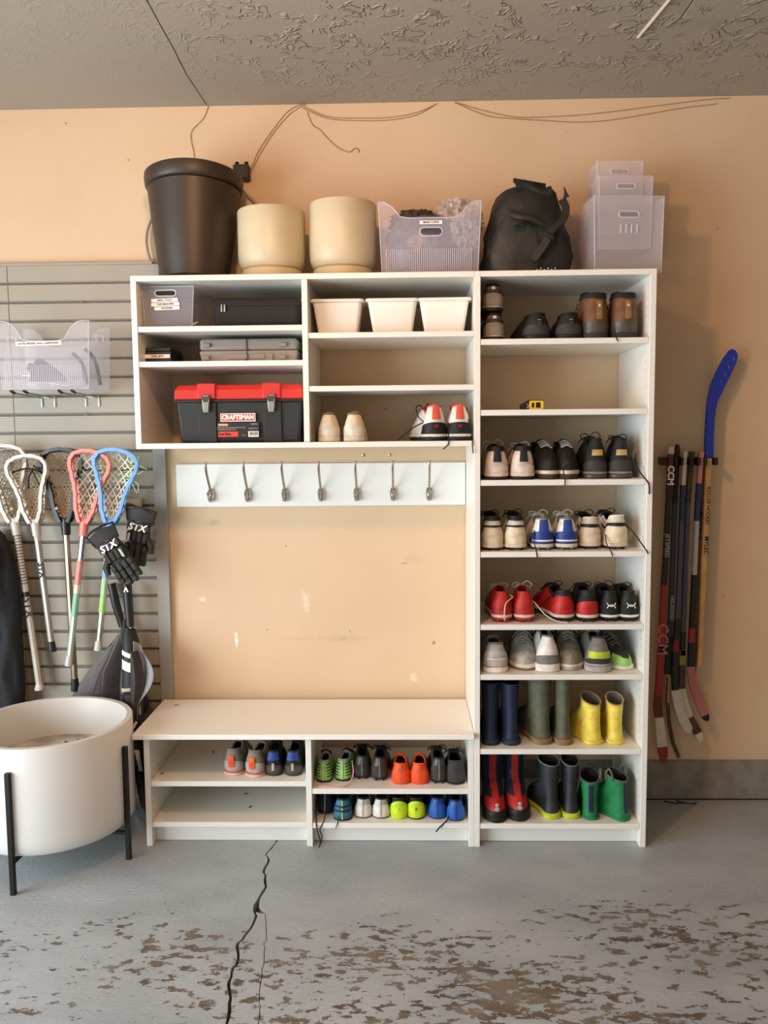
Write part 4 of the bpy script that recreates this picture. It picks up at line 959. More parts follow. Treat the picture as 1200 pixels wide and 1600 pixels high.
# ---------------------------------------------------------------- rubber boots
def rubber_boot(label_, x, y, z, H, L=.26, W=.088, side=1, toe_out=False, yaw=0, shaft='olive', foot=None, sole='yellow', lining='black', stripe=None, stripe_w=.013, trim=None, slope=0.0, handles=False, group=None, sh_d=.105, sh_w=.078, soleh=.022, toecap=None, badge=None, flare=1.08, pattern=None):
    c = lambda n: PAL[n] if isinstance(n, str) else n
    loc = (x-L*sin(yaw), y+L*cos(yaw), z) if toe_out else (x, y, z)
    t = thing('rubber_boot', label_, 'boot', loc, (0, 0, (pi if toe_out else 0)+yaw), group)
    n = 40
    def fo(k, g=0):
        s = k/n*2; s = s if s <= 1 else s-2
        q = (1-cos(pi*abs(s)))/2
        w = W/2*lin(q, [(0, .82), (.15, .88), (.35, .82), (.5, .9), (.7, 1.1), (.85, 1.04), (1, .9)])*endr(q, .13)*endr(1-q, .26)+g
        return (1 if s >= 0 else -1)*w, L*q+g*(2*q-1), q
    def el(k, yc, a, b_):
        s = k/n*2; s = s if s <= 1 else s-2
        ang = pi*abs(s); return (1 if s >= 0 else -1)*a*sin(ang), yc-b_*cos(ang)
    def ringz(zv):
        f = zv
        # blend from foot outline to shaft ellipse
        yf = lin(f, [(0, 1), (.035, 1), (.055, .95), (.075, .82), (.095, .66), (.115, .53), (.14, .45), (.2, .42)])
        m_ = lin(f, [(.02, 0), (.06, .25), (.10, .7), (.13, 1)])
        top = zv/H; gw = lin(zv, [(0, 1), (.12, .92), (.18, .96), (H, flare)])
        pts = []
        for k in range(n):
            fx, fy, q = fo(k); fy2 = fy*min(1, yf*1.0)
            d = yf*L if f < .14 else sh_d*gw
            d = mix3(yf*L, sh_d*gw, max(0, min(1, (f-.10)/.05)))
            ex, ey = el(k, .006+d/2, sh_w/2*gw, d/2)
            px = mix3(fx*(1-.12*min(1, f/.06)), ex, m_); py = mix3(fy2, ey, m_)
            pts.append(Vector((px, py+.004*min(1, zv/.05), zv+slope*(py-.06)*max(0, (top-.6)/.4))))
        return pts
    zs_ = [soleh*.7, .03, .04, .05, .06, .07, .08, .09, .10, .115, .13, .15]
    zs_ = [q for q in zs_ if q < H-.03]+[mix3(.15, H, (i+1)/8)+.0 for i in range(8)] if H > .17 else [q for q in zs_ if q < H-.02]+[H-.01, H]
    rings = [ringz(q) for q in zs_]
    cutz = .085
    if foot:
        i0 = max(i for i, q in enumerate(zs_) if q <= cutz)
        MB().loft(rings[:i0+1], cap1=False).obj('foot', c(foot), t, smooth=60)
        b = MB(); b.loft(rings[i0:], cap0=False, cap1=False)
    else:
        b = MB(); b.loft(rings, cap1=False)
    b.obj('shaft', c(shaft) if not pattern else pattern, t, smooth=60)
    tr = rings[-1]; cc = sum(tr, Vector())/len(tr)
    inner = [tr]+[[cc+(p-cc)*k2+Vector((0, 0, -dz)) for p in tr] for k2, dz in ((.94, .001), (.90, .015), (.84, .03))]
    MB().loft(inner, cap0=False).obj('lining', c(lining), t, smooth=60)
    MB().tube(tr, .0028, 5, closed=True).obj('rim', c(trim or shaft), t)
    MB().loft([[(a, b2, 0) for a, b2, q in [fo(k, .001) for k in range(n)]], [(a, b2, .004) for a, b2, q in [fo(k, .004) for k in range(n)]], [(a, b2, soleh-.003) for a, b2, q in [fo(k, .004) for k in range(n)]], [(a, b2, soleh) for a, b2, q in [fo(k, .0015) for k in range(n)]]]).obj('sole', c(sole), t)
    def surf(kc, zlo, zhi, halfw, off, m_, nm):
        # strip down ring points around index kc
        pts = []
        rows = [r for r, q in zip(rings, zs_) if zlo <= q <= zhi]
        pl, pr = [], []
        for r in rows:
            p = r[kc]; dirn = Vector((0, -1, 0)) if kc == 0 else Vector((0, 1, .35)).normalized()
            pl.append(p+dirn*off+Vector((-halfw, 0, 0))-dirn*halfw*.18); pr.append(p+dirn*off+Vector((halfw, 0, 0))-dirn*halfw*.18)
        pm = [((a+b2)/2)+Vector((0, -1 if kc == 0 else 1, 0))*.0022 for a, b2 in zip(pl, pr)]
        vs = pl+pm+pr; k = len(pl)
        bk = [v+Vector((0, .004 if kc == 0 else -.004, 0)) for v in vs]
        fs = []
        for j in range(2):
            for i in range(k-1):
                fs.append((j*k+i, j*k+i+1, (j+1)*k+i+1, (j+1)*k+i)); fs.append((3*k+j*k+i, 3*k+(j+1)*k+i, 3*k+(j+1)*k+i+1, 3*k+j*k+i+1))
        for i in range(k-1): fs.append((i, 3*k+i, 3*k+i+1, i+1)); fs.append((2*k+i, 2*k+i+1, 5*k+i+1, 5*k+i))
        MB().add(vs+bk, fs).obj(nm, c(m_), t, smooth=60)
    if stripe: surf(n//2 if toe_out else 0, .08 if toe_out else .03, H-.004, stripe_w, .0015, stripe, 'stripe')
    if toecap:
        MB().loft([[(a, b2, zc) for a, b2, q in [fo(k, g) for k in range(n)] if q > .62] for zc, g in ((soleh-.002, .003), (soleh+.012, .004), (soleh+.022, .0005))], closed=True).obj('toe_cap', c(toecap), t)
    if handles:
        for sg in (-1, 1):
            k = n//4 if sg > 0 else n-n//4
            p = tr[k]
            MB().tube(smooth_path([p+Vector((0, -.016, -.015)), p+Vector((sg*.003, -.014, .012)), p+Vector((sg*.004, 0, .030)), p+Vector((sg*.003, .014, .012)), p+Vector((0, .016, -.015))], 5), .0038, 6).obj('handle', c(trim or shaft), t)
    if badge:
        yq = L*.86; 
        MB().lathe([(.0005, .004), (.008, .003), (.010, 0)], 10, mtx=Matrix.Translation((0, L*.985, .052)) @ Matrix.Rotation(-pi/2, 4, 'X')).lathe([(.0005, .004), (.006, .003), (.0075, 0)], 10, mtx=Matrix.Translation((0, L*.965, .067)) @ Matrix.Rotation(-pi/2, 4, 'X')).obj('emblem', c(badge), t)
    return t
z = .381+SH
for xx, s_, w_ in ((.320, -1, 'left'), (.405, 1, 'right')): rubber_boot(w_+' one of the tall navy rubber boots at the left of the boot shelf', xx, -.395, z, .235 if s_ < 0 else .232, side=s_, W=.072, L=.22, sh_w=.066, sh_d=.09, yaw=-.06 if s_ < 0 else .16, shaft='navy', sole='dteal', group=GT, stripe=None)
rubber_boot('left one of the tall olive rubber boots with ochre soles', .530, -.385, z, .257, side=-1, W=.084, L=.27, sh_w=.088, sh_d=.11, yaw=.30, shaft='olive', sole='tan', group=GT, trim='olive')
rubber_boot('right one of the tall olive rubber boots with ochre soles', .600, -.392, z, .257, side=1, W=.074, L=.26, sh_w=.060, sh_d=.10, yaw=.03, shaft='olive', sole='tan', group=GT, trim='olive')
rubber_boot('left one of the short yellow rubber boots', .724, -.385, z, .168, side=-1, W=.076, L=.21, sh_w=.074, sh_d=.09, yaw=.35, shaft='yellow', sole='yellow', group=GT, lining='mink', slope=.35, soleh=.014, trim='gold')
rubber_boot('right one of the short yellow rubber boots', .796, -.385, z, .168, side=1, W=.070, L=.20, sh_w=.068, sh_d=.085, yaw=-.02, shaft='yellow', sole='yellow', group=GT, lining='mink', slope=.35, soleh=.014, trim='gold')
z = .091+SH
for xx, s_, w_ in ((.342, -1, 'left'), (.430, 1, 'right')): rubber_boot(w_+' one of the red and navy rubber boots, toes out, lowest shelf', xx, -.425 if s_ < 0 else -.412, z, .240, side=s_, W=.082, L=.21, sh_w=.084, sh_d=.085, toe_out=True, yaw=.05, shaft='navy', foot='brick', sole='black', stripe='brick', stripe_w=.013, toecap='black', badge='silver', group=GT)
M_camo = mat('dark_camo_rubber', '2c3038', .5, ns=18, col2='17191c'); 
for xx, s_, w_, yy in ((.565, -1, 'left', .30), (.630, 1, 'right', .0)): rubber_boot(w_+' one of the dark camouflage rubber boots with lime soles', xx, -.392, z, .215, side=s_, W=.072, L=.21, sh_w=.072 if s_ < 0 else .062, sh_d=.09, yaw=yy, shaft='navy', pattern=M_camo, sole='ygreen', lining='black', trim='grey', slope=.2, group=GT)
rubber_boot('left one of the green rubber boots with pull loops', .699, -.400, z, .155, side=-1, W=.070, L=.20, sh_w=.078, sh_d=.10, yaw=-.10, shaft='green', sole='green', stripe='navy', stripe_w=.009, lining='black', trim='mink', handles=True, slope=.25, soleh=.012, group=GT)
rubber_boot('right green rubber boot turned sideways at the lowest shelf end', .835, -.405, z, .165, side=1, W=.070, L=.21, sh_w=.076, sh_d=.10, yaw=.62, shaft='green', sole='green', stripe='navy', stripe_w=.011, lining='black', trim='mink', handles=True, slope=.25, soleh=.012, group=GT)

# ---------------------------------------------------------------- planter
M_pl = mat('white_planter', 'd6d4ce', .42, ns=3, na=.03)
t = thing('floor_planter', 'big round white planter on a black metal leg stand', 'planter', (-1.328, -.469, 0))
R_ = .268
MB().lathe([(.02, .120), (.25, .120), (.281, .126), (.292, .142), (.2945, .17), (.2945, .503), (.292, .507), (.273, .507), (.270, .503), (.266, .35), (.2, .33), (.02, .33)], 80).obj('bowl', M_pl, t)
M_dirt = mat('dusty_plastic', 'cfcbc2', .8, ns=9, col2='8d8476')
MB().lathe([(.002, .357), (.10, .359), (.2675, .358)], 48).obj('inner_floor', M_dirt, t)
b = MB(); random.seed(5)
for i in range(60):
    a = random.uniform(0, 6.28); r = random.uniform(0, .09); q = random.uniform(.002, .006)
    b.box(.07+r*cos(a)-q, .07+r*cos(a)+q, .15+r*sin(a)*.7-q*.6, .15+r*sin(a)*.7+q*.6, .357, .359+q)
o = b.obj('dirt_crumbs', mat('dirt', '7d7263', .9), t, smooth=0); o['kind'] = 'stuff'
ang0 = atan2(-.768+.469, -1.348+1.328); ang1 = atan2(-.528+.469, -1.035+1.328)
for i in range(4):
    a = (ang0, ang1, ang0+pi, ang1+pi)[i]; lx, ly = .3035*cos(a), .3035*sin(a)
    m_ = Matrix.Translation((lx, ly, 0)) @ Matrix.Rotation(a, 4, 'Z')
    MB().box(-.0085, .0085, -.0085, .0085, 0, .43, mtx=m_).obj('leg', M_blackm, t, bev=.0015)
b = MB()
for i in (0, 1):
    a = (ang0, ang1)[i]; b.box(-.296, .296, -.0075, .0075, .106-.012*i, .1185-.012*i, mtx=Matrix.Rotation(a, 4, 'Z'))
b.obj('cross_bar', M_blackm, t, bev=.0015)

# ---------------------------------------------------------------- peg rail and wall hooks with bin
M_peg = mat('beige_wood', 'b5a487', .6, ns=8, na=.08)
t = thing('peg_rail', 'beige wooden peg rail screwed across the grey slatwall', 'peg rail', (-1.40, -.021, 1.209))
MB().box(-.50, .305, -.016, 0, 0, .093).obj('board', M_peg, t, bev=.002)
PEGX = [-.285, -.205, -.155, -.075, -.020, .060, .105, .180, .238, .272]
for i, px in enumerate(PEGX):
    MB().tube([(px, -.014, .05), (px, -.055, .056), (px, -.095, .062)], [.0055, .005, .006], 8).obj('peg', mat('peg_wood', 'c2a184', .6), t)
for (x0, lab) in ((-1.474, 'left'), (-1.290, 'right')):
    t = thing('slatwall_hook', lab+' double-prong wire hook holding up the clear bin', 'hook', (x0+.002, -.022, 1.69), group='wire hooks under the clear bin')
    MB().tube([(-.027, -.002, -.005), (-.027, -.002, .035), (.027, -.002, .035), (.027, -.002, -.005)], .0042, 6).obj('back_frame', M_lab, t)
    for sg in (-1, 1):
        p = MB().tube([(sg*.025, -.004, .033), (sg*.025, -.02, .033), (sg*.025, -.245, .040)], .0032, 6).obj('prong', mat('grey_wire', '8f8c86', .4, .5), t)
        MB().tube([(sg*.025, -.245, .040), (sg*.025, -.275, .046)], .0055, 8).obj('prong_tip', M_black, p)
t = thing('hanging_bin', 'clear plastic bin on wire hooks high on the grey slatwall', 'bin', (-1.372, -.165, 1.744))
M_cb = mat('clear_bin_plastic', 'dddce6', .25, alpha=.15)
crate(t, .355, .225, .256, cut=.075, ribs=True, m=M_cb, side_hole=True, side_slits=True, taper=.010, cut_w=.60)
label(t, 'EXTRA MODEL WALL HARDWARE', .175, .0155, (-.018, -.1145, .172), .0100, roll=-.02)
M_hk = mat('grey_bracket', '48474c', .5)
t2 = thing('bracket', 'grey notched bracket lying inside the clear hanging bin', 'bracket', (-1.40, -.24, 1.775))
vs, fs = curve_plate([(-.06, .05), (-.045, .072), (-.03, .068), (-.02, .085), (.0, .088), (.05, .055), (.08, .03), (.10, .0), (-.05, .0), (-.04, .03)], [], .005); MB().add(vs, fs, 0, XZ).obj('plate', M_hk, t2)
for k, (x0, dz) in enumerate(((-1.292, .12), (-1.262, .142))):
    P = smooth_path([(0, 0, dz), (.03, 0, dz-.03), (.045, 0, dz-.07), (.055, 0, 0)], 5)
    o = tag(MB().tube(P, .007, 8).obj('curved_hook', M_hk), ('lower left' if k == 0 else 'upper right')+' of two grey curved rubber hooks in the hanging bin', 'hook'); o.location = (x0, -.20+.05*k, 1.765)
o = tag(MB().tube(smooth_path([(-.09, 0, .05), (-.03, .0, .045), (.02, 0, .02), (.09, 0, .008)], 5), .004, 6).obj('wire_hook', M_nickel), 'thin wire hook lying low in the hanging bin', 'hook'); o.location = (-1.41, -.19, 1.752)

# ---------------------------------------------------------------- lacrosse sticks
HP = [(0, .015), (.08, .028), (.2, .041), (.35, .047), (.5, .058), (.62, .072), (.75, .087), (.84, .089), (.92, .077), (.975, .046), (1, 0)]
def lacrosse(label_, end, throat, Lh, wid, shaft_r, segs, hm, mesh_m, y=-.098, cap=None, capm=None, netm=None, letters=None, rows=12, cols=7, bagd=.035, mr=.0021, turn=0.0, strings=None):
    ex, ez = end; tx, tz = throat
    Ls = sqrt((tx-ex)**2+(tz-ez)**2); ang = atan2(tx-ex, tz-ez)
    t = thing('lacrosse_stick', label_, 'lacrosse stick', (ex, y, ez), (0, ang, 0), 'lacrosse sticks on the peg rail')
    k = wid/.092
    # shaft in coloured segments
    f0 = 0
    for i, (f1, m_) in enumerate(segs):
        z0, z1 = Ls*f0, Ls*f1
        MB().tube([(0, 0, z0), (0, 0, z1)], shaft_r, 8).obj('shaft' if i == 0 else 'shaft_section', m_, t, smooth=25); f0 = f1
    if cap: MB().lathe([(shaft_r*1.02, 0), (shaft_r*cap[1], -.001), (shaft_r*cap[1]*1.0, -.012), (shaft_r*1.12, cap[0]), (shaft_r*.9, cap[0]+.001)][::1], 14).obj('end_cap', capm, t)
    # head
    hd = MB(); hd.tube([(0, 0, Ls-.055), (0, 0, Ls-.02), (0, 0, Ls+.012)], [shaft_r*1.35, shaft_r*1.45, shaft_r*1.5], 8)
    def rail(scale, yy, lift=0):
        P = []
        for i in range(0, 31): f = 1-(1-i/30)**1.8; P.append((-k*interp(f, HP)*scale, yy(f), Ls+Lh*f+lift))
        for i in range(29, -1, -1): f = 1-(1-i/30)**1.8; P.append((k*interp(f, HP)*scale, yy(f), Ls+Lh*f+lift))
        return P
    def sweep(P, wy, wx):
        P = [Vector(p) for p in P]; N = len(P); cen = Vector((0, 0, Ls+Lh*.5)); rings = []
        for i, p in enumerate(P):
            tt = (P[min(i+1, N-1)]-P[max(0, i-1)]); tt.y = 0; tt.normalize(); nrm = Vector((tt.z, 0, -tt.x))
            rings.append([p+nrm*wx+Vector((0, -wy, 0)), p+nrm*wx*.8+Vector((0, wy, 0)), p-nrm*wx*.8+Vector((0, wy, 0)), p-nrm*wx+Vector((0, -wy, 0))])
        return rings
    fr = lambda f: -.018+.004*sin(pi*f)
    bk = lambda f: .022-.026*f**3
    hd.loft(sweep(rail(1.0, fr), .008, .0068)); hd.loft(sweep(rail(.95, bk, -.004), .006, .0052))
    for f in (.08, .2, .34, .5, .64, .78, .9):
        for sg in (-1, 1):
            w1 = k*interp(f, HP)*sg; w2 = k*interp(min(1, f+.05), HP)*sg*.93
            hd.tube([(w1, fr(f), Ls+Lh*f), (w2, bk(f+.05), Ls+Lh*(f+.05))], .0036, 5)
    # scoop web at the top
    hd.slab(lambda u, v: ((u-.5)*2*k*.062, -.012+.018*v, Ls+Lh*(1-.045*(1-v)-.035*abs((u-.5)*2)**2.2)), 12, 2, .004)
    # throat web
    hd.slab(lambda u, v: ((u-.5)*2*(shaft_r*1.3+v*k*.016), -.004-.006*v, Ls-.005+Lh*.12*v*(.55+.9*abs(u-.5))), 8, 3, .008)
    hd.obj('head', hm, t, smooth=50)
    # pocket mesh
    nb = MB()
    def N_(i, j):
        f = .03+.90*j/rows; w = k*interp(f, HP)*.93
        u = i/cols*2-1
        if j == rows: w = k*.062
        return Vector((u*w, .006+bagd*(1-u*u)*sin(pi*min(1, f*1.02))**.8+.0015*noise.noise(Vector((i, j, 3))), Ls+Lh*f+.006*noise.noise(Vector((i*2.1, j*1.7, 9)))))
    def N2(i, j, half=.5):
        return (N_(i, j)+N_(i+1, j))/2
    for j in range(rows):
        for i in range(cols):
            m_ = N2(i, min(rows, j+.5)) if False else (N_(i, j)+N_(i+1, j)+N_(i, j+1)+N_(i+1, j+1))/4
            e = (m_-N_(i, j))*.22
            nb.tube([N_(i, j), m_, N_(i+1, j+1)] if (i+j) % 2 == 0 else [N_(i+1, j), m_, N_(i, j+1)], mr, 4, cap=False)
            nb.tube([N_(i+1, j), m_] if (i+j) % 2 == 0 else [N_(i, j), m_], mr*.9, 4, cap=False)
    nb.obj('pocket_mesh', mesh_m, t, smooth=60)
    if netm:   # coloured upper shooting strings
        nb = MB()
        for f in (.60, .68, .76, .84):
            w = k*interp(f, HP)*.93
            nb.tube(smooth_path([(-w, -.006, Ls+Lh*(f+.02)), (-w*.5, .035, Ls+Lh*f), (0, .05*sin(pi*f)+.006, Ls+Lh*(f-.03)), (w*.5, .035, Ls+Lh*f), (w, -.006, Ls+Lh*(f+.02))], 5), .0022, 5)
            nb.tube(smooth_path([(-w, -.006, Ls+Lh*(f+.045)), (-w*.45, .03, Ls+Lh*(f+.03)), (0, .045*sin(pi*f)+.006, Ls+Lh*(f-.0)), (w*.5, .032, Ls+Lh*(f+.035)), (w, -.006, Ls+Lh*(f+.045))], 5), .0016, 5)
        nb.obj('shooting_strings', netm, t)
    if strings:
        nb = MB()
        for pl in strings: nb.tube(smooth_path([(a*k, c_-.030, Ls+Lh*b_) for a, b_, c_ in pl], 4), .0034, 5)
        nb.obj('shooting_strings', M_black, t)
    # zigzag scoop strings
    zb = MB(); zp = []
    for i in range(9):
        u = -1+i/4; f = .93-.05*abs(u)**2; zp.append((u*k*.068, -.01 if i % 2 else .01, Ls+Lh*(f+(.035 if i % 2 == 0 else -.055))))
    zb.tube(zp, .0017, 4); zb.obj('scoop_string', mesh_m, t)
    if letters: text('lettering', letters[0], letters[1], letters[2], t, (0, -.0215, Ls+Lh*.978), bold=.0007)
    return t
M_lw = mat('lax_white', 'c2bdb3', .35); M_lk = mat('lax_black', '1c1b19', .35); M_lc = mat('lax_coral', 'e67f72', .35); M_lb = mat('lax_blue', '6ea2dc', .35)
M_alu = mat('silver_shaft', 'c6c1b6', .28, .9); M_alw = mat('white_shaft', 'c4bbad', .4, ns=20, na=.08); M_alg = mat('pearl_shaft', 'a8a49d', .35, .4); M_brz = mat('bronze_shaft', 'a89680', .3, .9)
M_m1 = mat('cream_mesh', 'a99c84', .8); M_m2 = mat('tan_mesh', 'b8a587', .8); M_m3 = mat('pale_mesh', 'ebe6d2', .8)
t = lacrosse('leftmost lacrosse stick with white head and white tape-ribbed shaft', (-1.537, .519), (-1.606, 1.215), .315, .090, .0135, [(.55, M_alw), (.58, M_black), (.75, M_alw), (1, M_alw)], M_lw, M_m1, y=-.085, cap=(.012, 1.6), capm=M_alw, letters=('STX', .017, M_ink), rows=20, cols=12)
b = MB()
Ls = .70
for i in range(17): b.tube([(.0142*cos(a), .0142*sin(a), Ls-.06-i*.0125+.002*a/6.28) for a in [2*pi*q/8 for q in range(9)]], .0022, 4)
b.obj('grip_ridges', mat('dark_ridge', '6b6258', .7), t)
text('lettering', 'STX', .05, M_ink, t, (.006, -.0142, .34), rot=(0, pi/2, 0), bold=.001)
t = lacrosse('second lacrosse stick, white head with black V strings, grey shaft', (-1.462, .690), (-1.508, 1.215), .275, .083, .0125, [(.57, M_alg), (.70, M_alg), (.86, M_alg), (1, M_alw)], M_lw, M_m2, y=-.118, cap=(.030, 1.35), capm=M_black, letters=('STX', .014, M_ink), rows=18, cols=11,
             strings=[[(-.065, .76, .01), (-.03, .80, .035), (.0, .79, .045), (.012, .74, .045), (.05, .50, .02)], [(.012, .76, .04), (-.01, .66, .045), (-.014, .50, .04)], [(.012, .80, .045), (.05, .74, .03), (.07, .70, .01)], [(.02, .84, .04), (.055, .78, .02), (.07, .76, .005)]])
text('lettering', 'STX', .036, M_ink, t, (.004, -.0128, .33), rot=(0, pi/2, 0), bold=.001)
t = lacrosse('lacrosse stick with black head and shiny steel shaft', (-1.384, .515), (-1.394, 1.215), .300, .087, .0130, [(1, M_brz)], M_lk, M_m2, y=-.092, cap=(.040, 1.3), capm=M_black, rows=20, cols=13)
t = lacrosse('lacrosse stick with coral head and pastel fading shaft', (-1.392, .632), (-1.303, 1.215), .295, .083, .0125, [(.05, M_alu), (.33, mat('pale_green_shaft', 'c2d2bf', .35, .5)), (.50, mat('teal_wrap', '8fc4a8', .5, ns=30, na=.1)), (.56, mat('peach_wrap', 'ddd3bf', .5)), (.73, mat('coral_wrap', 'dd9084', .5, ns=30, na=.1)), (1, M_alu)], M_lc, M_m3, y=-.124, cap=(.030, 1.3), capm=M_lw, rows=9, cols=6, mr=.0026)
t = lacrosse('lacrosse stick with light blue head and green-blue wrapped shaft', (-1.262, .700), (-1.190, 1.215), .298, .090, .0125, [(.28, M_alu), (.42, mat('bright_green_wrap', 'a2d27a', .5)), (.56, mat('pale_green_wrap', 'b4d0a6', .5, ns=30, na=.12)), (.79, mat('blue_wrap', '8fb2d4', .5, ns=25, na=.1)), (1, M_alu)], M_lb, M_m3, y=-.138, cap=(.026, 1.3), capm=M_lw, netm=mat('green_string', 'b5dd92', .7), rows=9, cols=6, mr=.0026)
for pl in ([(.085, -.01, .77), (.11, -.02, .76), (.13, -.02, .755)], [(.085, -.01, .75), (.095, -.02, .73), (.115, -.02, .745)], [(.075, -.01, .70), (.10, -.02, .69), (.105, -.02, .66)], [(.07, -.01, .695), (.085, -.02, .675), (.10, -.02, .655)], [(.08, -.01, .78), (.09, -.02, .80), (.085, -.02, .76)]):
    MB().tube(smooth_path(pl, 4), .0015, 4).obj('loose_string', mat('green_string', 'b5dd92', .7), t)

# ---------------------------------------------------------------- gloves
def glove(label_, loc, rot, txt, seed=0, s=1.0, mir=1):
    t = thing('lacrosse_glove', label_, 'glove', loc, rot, 'black gloves hanging from the peg rail')
    M_g = mat('glove_black', '191816', .55, bs=60, bd=.001); M_g2 = mat('glove_charcoal', '2e2c29', .7)
    def pad(b, x0, x1, z0, z1, y=-.018, d=.016, a=0, org=None):
        m_ = Matrix.Translation(org or ((x0+x1)/2, 0, (z0+z1)/2)) @ Matrix.Rotation(a, 4, 'Y')
        w, h = (x1-x0)/2, (z1-z0)/2
        return b.box(-w, w, y-d/2, y+d/2, -h, h, mtx=m_)
    rings = []
    for f, w, d in ((0, .034, .016), (.15, .043, .024), (.5, .047, .028), (.8, .044, .027), (1, .040, .024)):
        rings.append([(w*cos(a), d*sin(a), -.02-.10*(1-f)+.06) for a in [2*pi*k/20 for k in range(20)]])
    MB().loft(rings).obj('hand', M_g, t)
    MB().slab(lambda u, v: ((u-.5)*(.125-.02*v), -.030-.014*sin(pi*u)+.006*v, .115-.052*v+.006*cos(pi*(u-.5)*2)), 10, 5, .012).obj('cuff_flap', M_g2, t)
    b = MB(); b.tube([(-.062, -.030, .118), (-.03, -.045, .125), (0, -.049, .126), (.03, -.045, .125), (.062, -.030, .118), (.052, -.027, .066), (0, -.045, .060), (-.052, -.027, .066)], .005, 6, closed=True); b.obj('cuff_piping', M_g, t)
    b = MB(); pad(b, -.047, .047, .028, .058, y=-.026, d=.022); b.obj('wrist_pad', M_g, t, bev=.006)
    b = MB()
    for i, x in enumerate((-.033, -.011, .011, .033)):
        pad(b, x-.0095, x+.0095, -.018, .024, y=-.027, d=.018, a=.05*(i-1.5))
    b.obj('back_pads', M_g2, t, bev=.006, seg=3)
    for i, (x, ln) in enumerate(((-.035, .080), (-.012, .098), (.012, .098), (.035, .084))):
        fg = MB(); sp = 1+.12*(i % 2 == 0)
        pth = [(x, -.002, -.03), (x*1.06, -.010, -.03-ln*.35), (x*1.10, -.008, -.03-ln*.72), (x*1.08, .012, -.03-ln)]
        fg.tube(smooth_path(pth, 4), [.0125]*9+[.0118, .0108, .0095, .007], 12)
        for za, zb in ((-.030, -.030-ln*.34), (-.033-ln*.34, -.033-ln*.68), (-.036-ln*.68, -.036-ln*.93)):
            yy = -.012-.004*(za > -.05) if zb > -.030-ln*.75 else -.006
            fg.box(x*1.06-.0102, x*1.06+.0102, yy-.011, yy+.006, zb, za)
        fg.obj('finger', M_g2 if i % 2 == 0 else mat('glove_finger', '242320', .65), t, bev=.0045, seg=3)
    b = MB(); b.tube([(mir*.040, -.01, .0), (mir*.062, -.018, -.025), (mir*.068, -.022, -.055)], [.014, .015, .011], 10); b.obj('thumb', M_g, t)
    text('lettering', txt, .040, M_lab, t, (-.004, -.0385, .043), bold=.0014, xs=1.0, ital=.2)
    b = MB(); b.slab(lambda u, v: (mir*(-.036+.010*u), -.0385, .012-.035*v+.006*u), 2, 4, .0015); b.obj('silver_mark', mat('glove_silver', 'b9b5ab', .4), t)
    return t
glove('front black lacrosse glove, lower left, hanging palm in from the pegs', (-1.150, -.185, 1.090), (0, -.52, 0), 'STX', mir=-1)
glove('rear black lacrosse glove, upper right, hanging beside the cabinet', (-1.090, -.100, 1.150), (0, .22, 0), 'STX', mir=1)
tag(MB().tube(smooth_path([(-1.165, -.12, 1.262), (-1.13, -.105, 1.285), (-1.09, -.09, 1.268), (-1.055, -.085, 1.24), (-1.05, -.09, 1.20)], 5), .005, 6).obj('glove_strap', M_black), 'black strap looping the gloves onto the last pegs', 'strap')

# ---------------------------------------------------------------- umbrellas
def fold_canopy(axis, prof, n=8, dep=.4, seg=64, twist=.0, fl=None):
    """axis: fn(f)->centre; prof list (f, r)"""
    rings = []
    for i in range(31):
        f = i/30; r = lin(f, prof); c = Vector(axis(f)); ring = []
        for k in range(seg):
            a = 2*pi*k/seg+twist*f
            rr_ = r*(1+dep*cos(n*a)*min(1, r/.05)+.22*noise.noise(Vector((cos(a)*1.5, sin(a)*1.5, f*3))))
            if fl: rr_ *= fl(a, f)
            ring.append((c.x+rr_*cos(a), c.y+.36*rr_*sin(a), c.z))
        rings.append(ring)
    return rings
M_ug = mat('umbrella_grey', '5b5655', .65, bs=14, bd=.01); M_ud = mat('umbrella_dark', '3a3332', .7, bs=14, bd=.01); M_ul = mat('umbrella_silver', '8f8f90', .6)
t = thing('umbrella', 'loosely folded grey umbrella standing behind the white planter', 'umbrella', (-1.192, -.085, 0))
MB().tube([(-.035, .03, .95), (-.015, .02, .86), (.012, .01, .77)], [.017, .018, .014], 12).obj('handle', M_black, t)
MB().tube([(.022, .01, .78), (.035, -.01, .55), (.05, -.03, .0)], .007, 8).obj('shaft', M_steel, t)
MB().tube([(.018, .015, .80), (.028, 0, .70), (.035, -.005, .62)], [.012, .022, .028], 12).obj('dark_wrap', M_ud, t)
rings = fold_canopy(lambda f: (.030-.035*sin(pi*min(1, f*1.1)), -.01, .745-.70*f), [(0, .020), (.12, .050), (.25, .085), (.38, .118), (.44, .125), (.50, .095), (.7, .05), (1, .012)], n=6, dep=.42, fl=lambda a, f: 1.18 if cos(a) < 0 else .72)
def um(i, k):
    p = int((k/64*6+.5)) % 6
    return [1, 0, 2, 0, 1, 0][p]
MB().loft(rings, mfn=um).obj('canopy', [M_ug, M_ud, M_ul], t, smooth=60)
for sx in (-.10, -.05, .055): MB().tube([(.02+sx*.1, -.05, .74), (.0+sx*.9, -.075, .60), (.0+sx*1.2, -.07, .455)], .0018, 5).obj('rib', M_steel, t)
t = thing('golf_umbrella', 'black golf umbrella with white stripes and grey flap beside the bench', 'umbrella', (-1.09, -.15, 0))
MB().tube([(-.055, .045, .955), (-.052, .042, .90), (-.044, .034, .78)], [.019, .0185, .0165], 12).obj('handle', M_black, t)
text('lettering', '^', .045, M_lab, t, (-.053, .0245, .928), bold=.0012)
MB().tube([(-.047, .037, .80), (.085, -.17, .012)], .006, 8).obj('shaft', M_steel, t)
rings = []
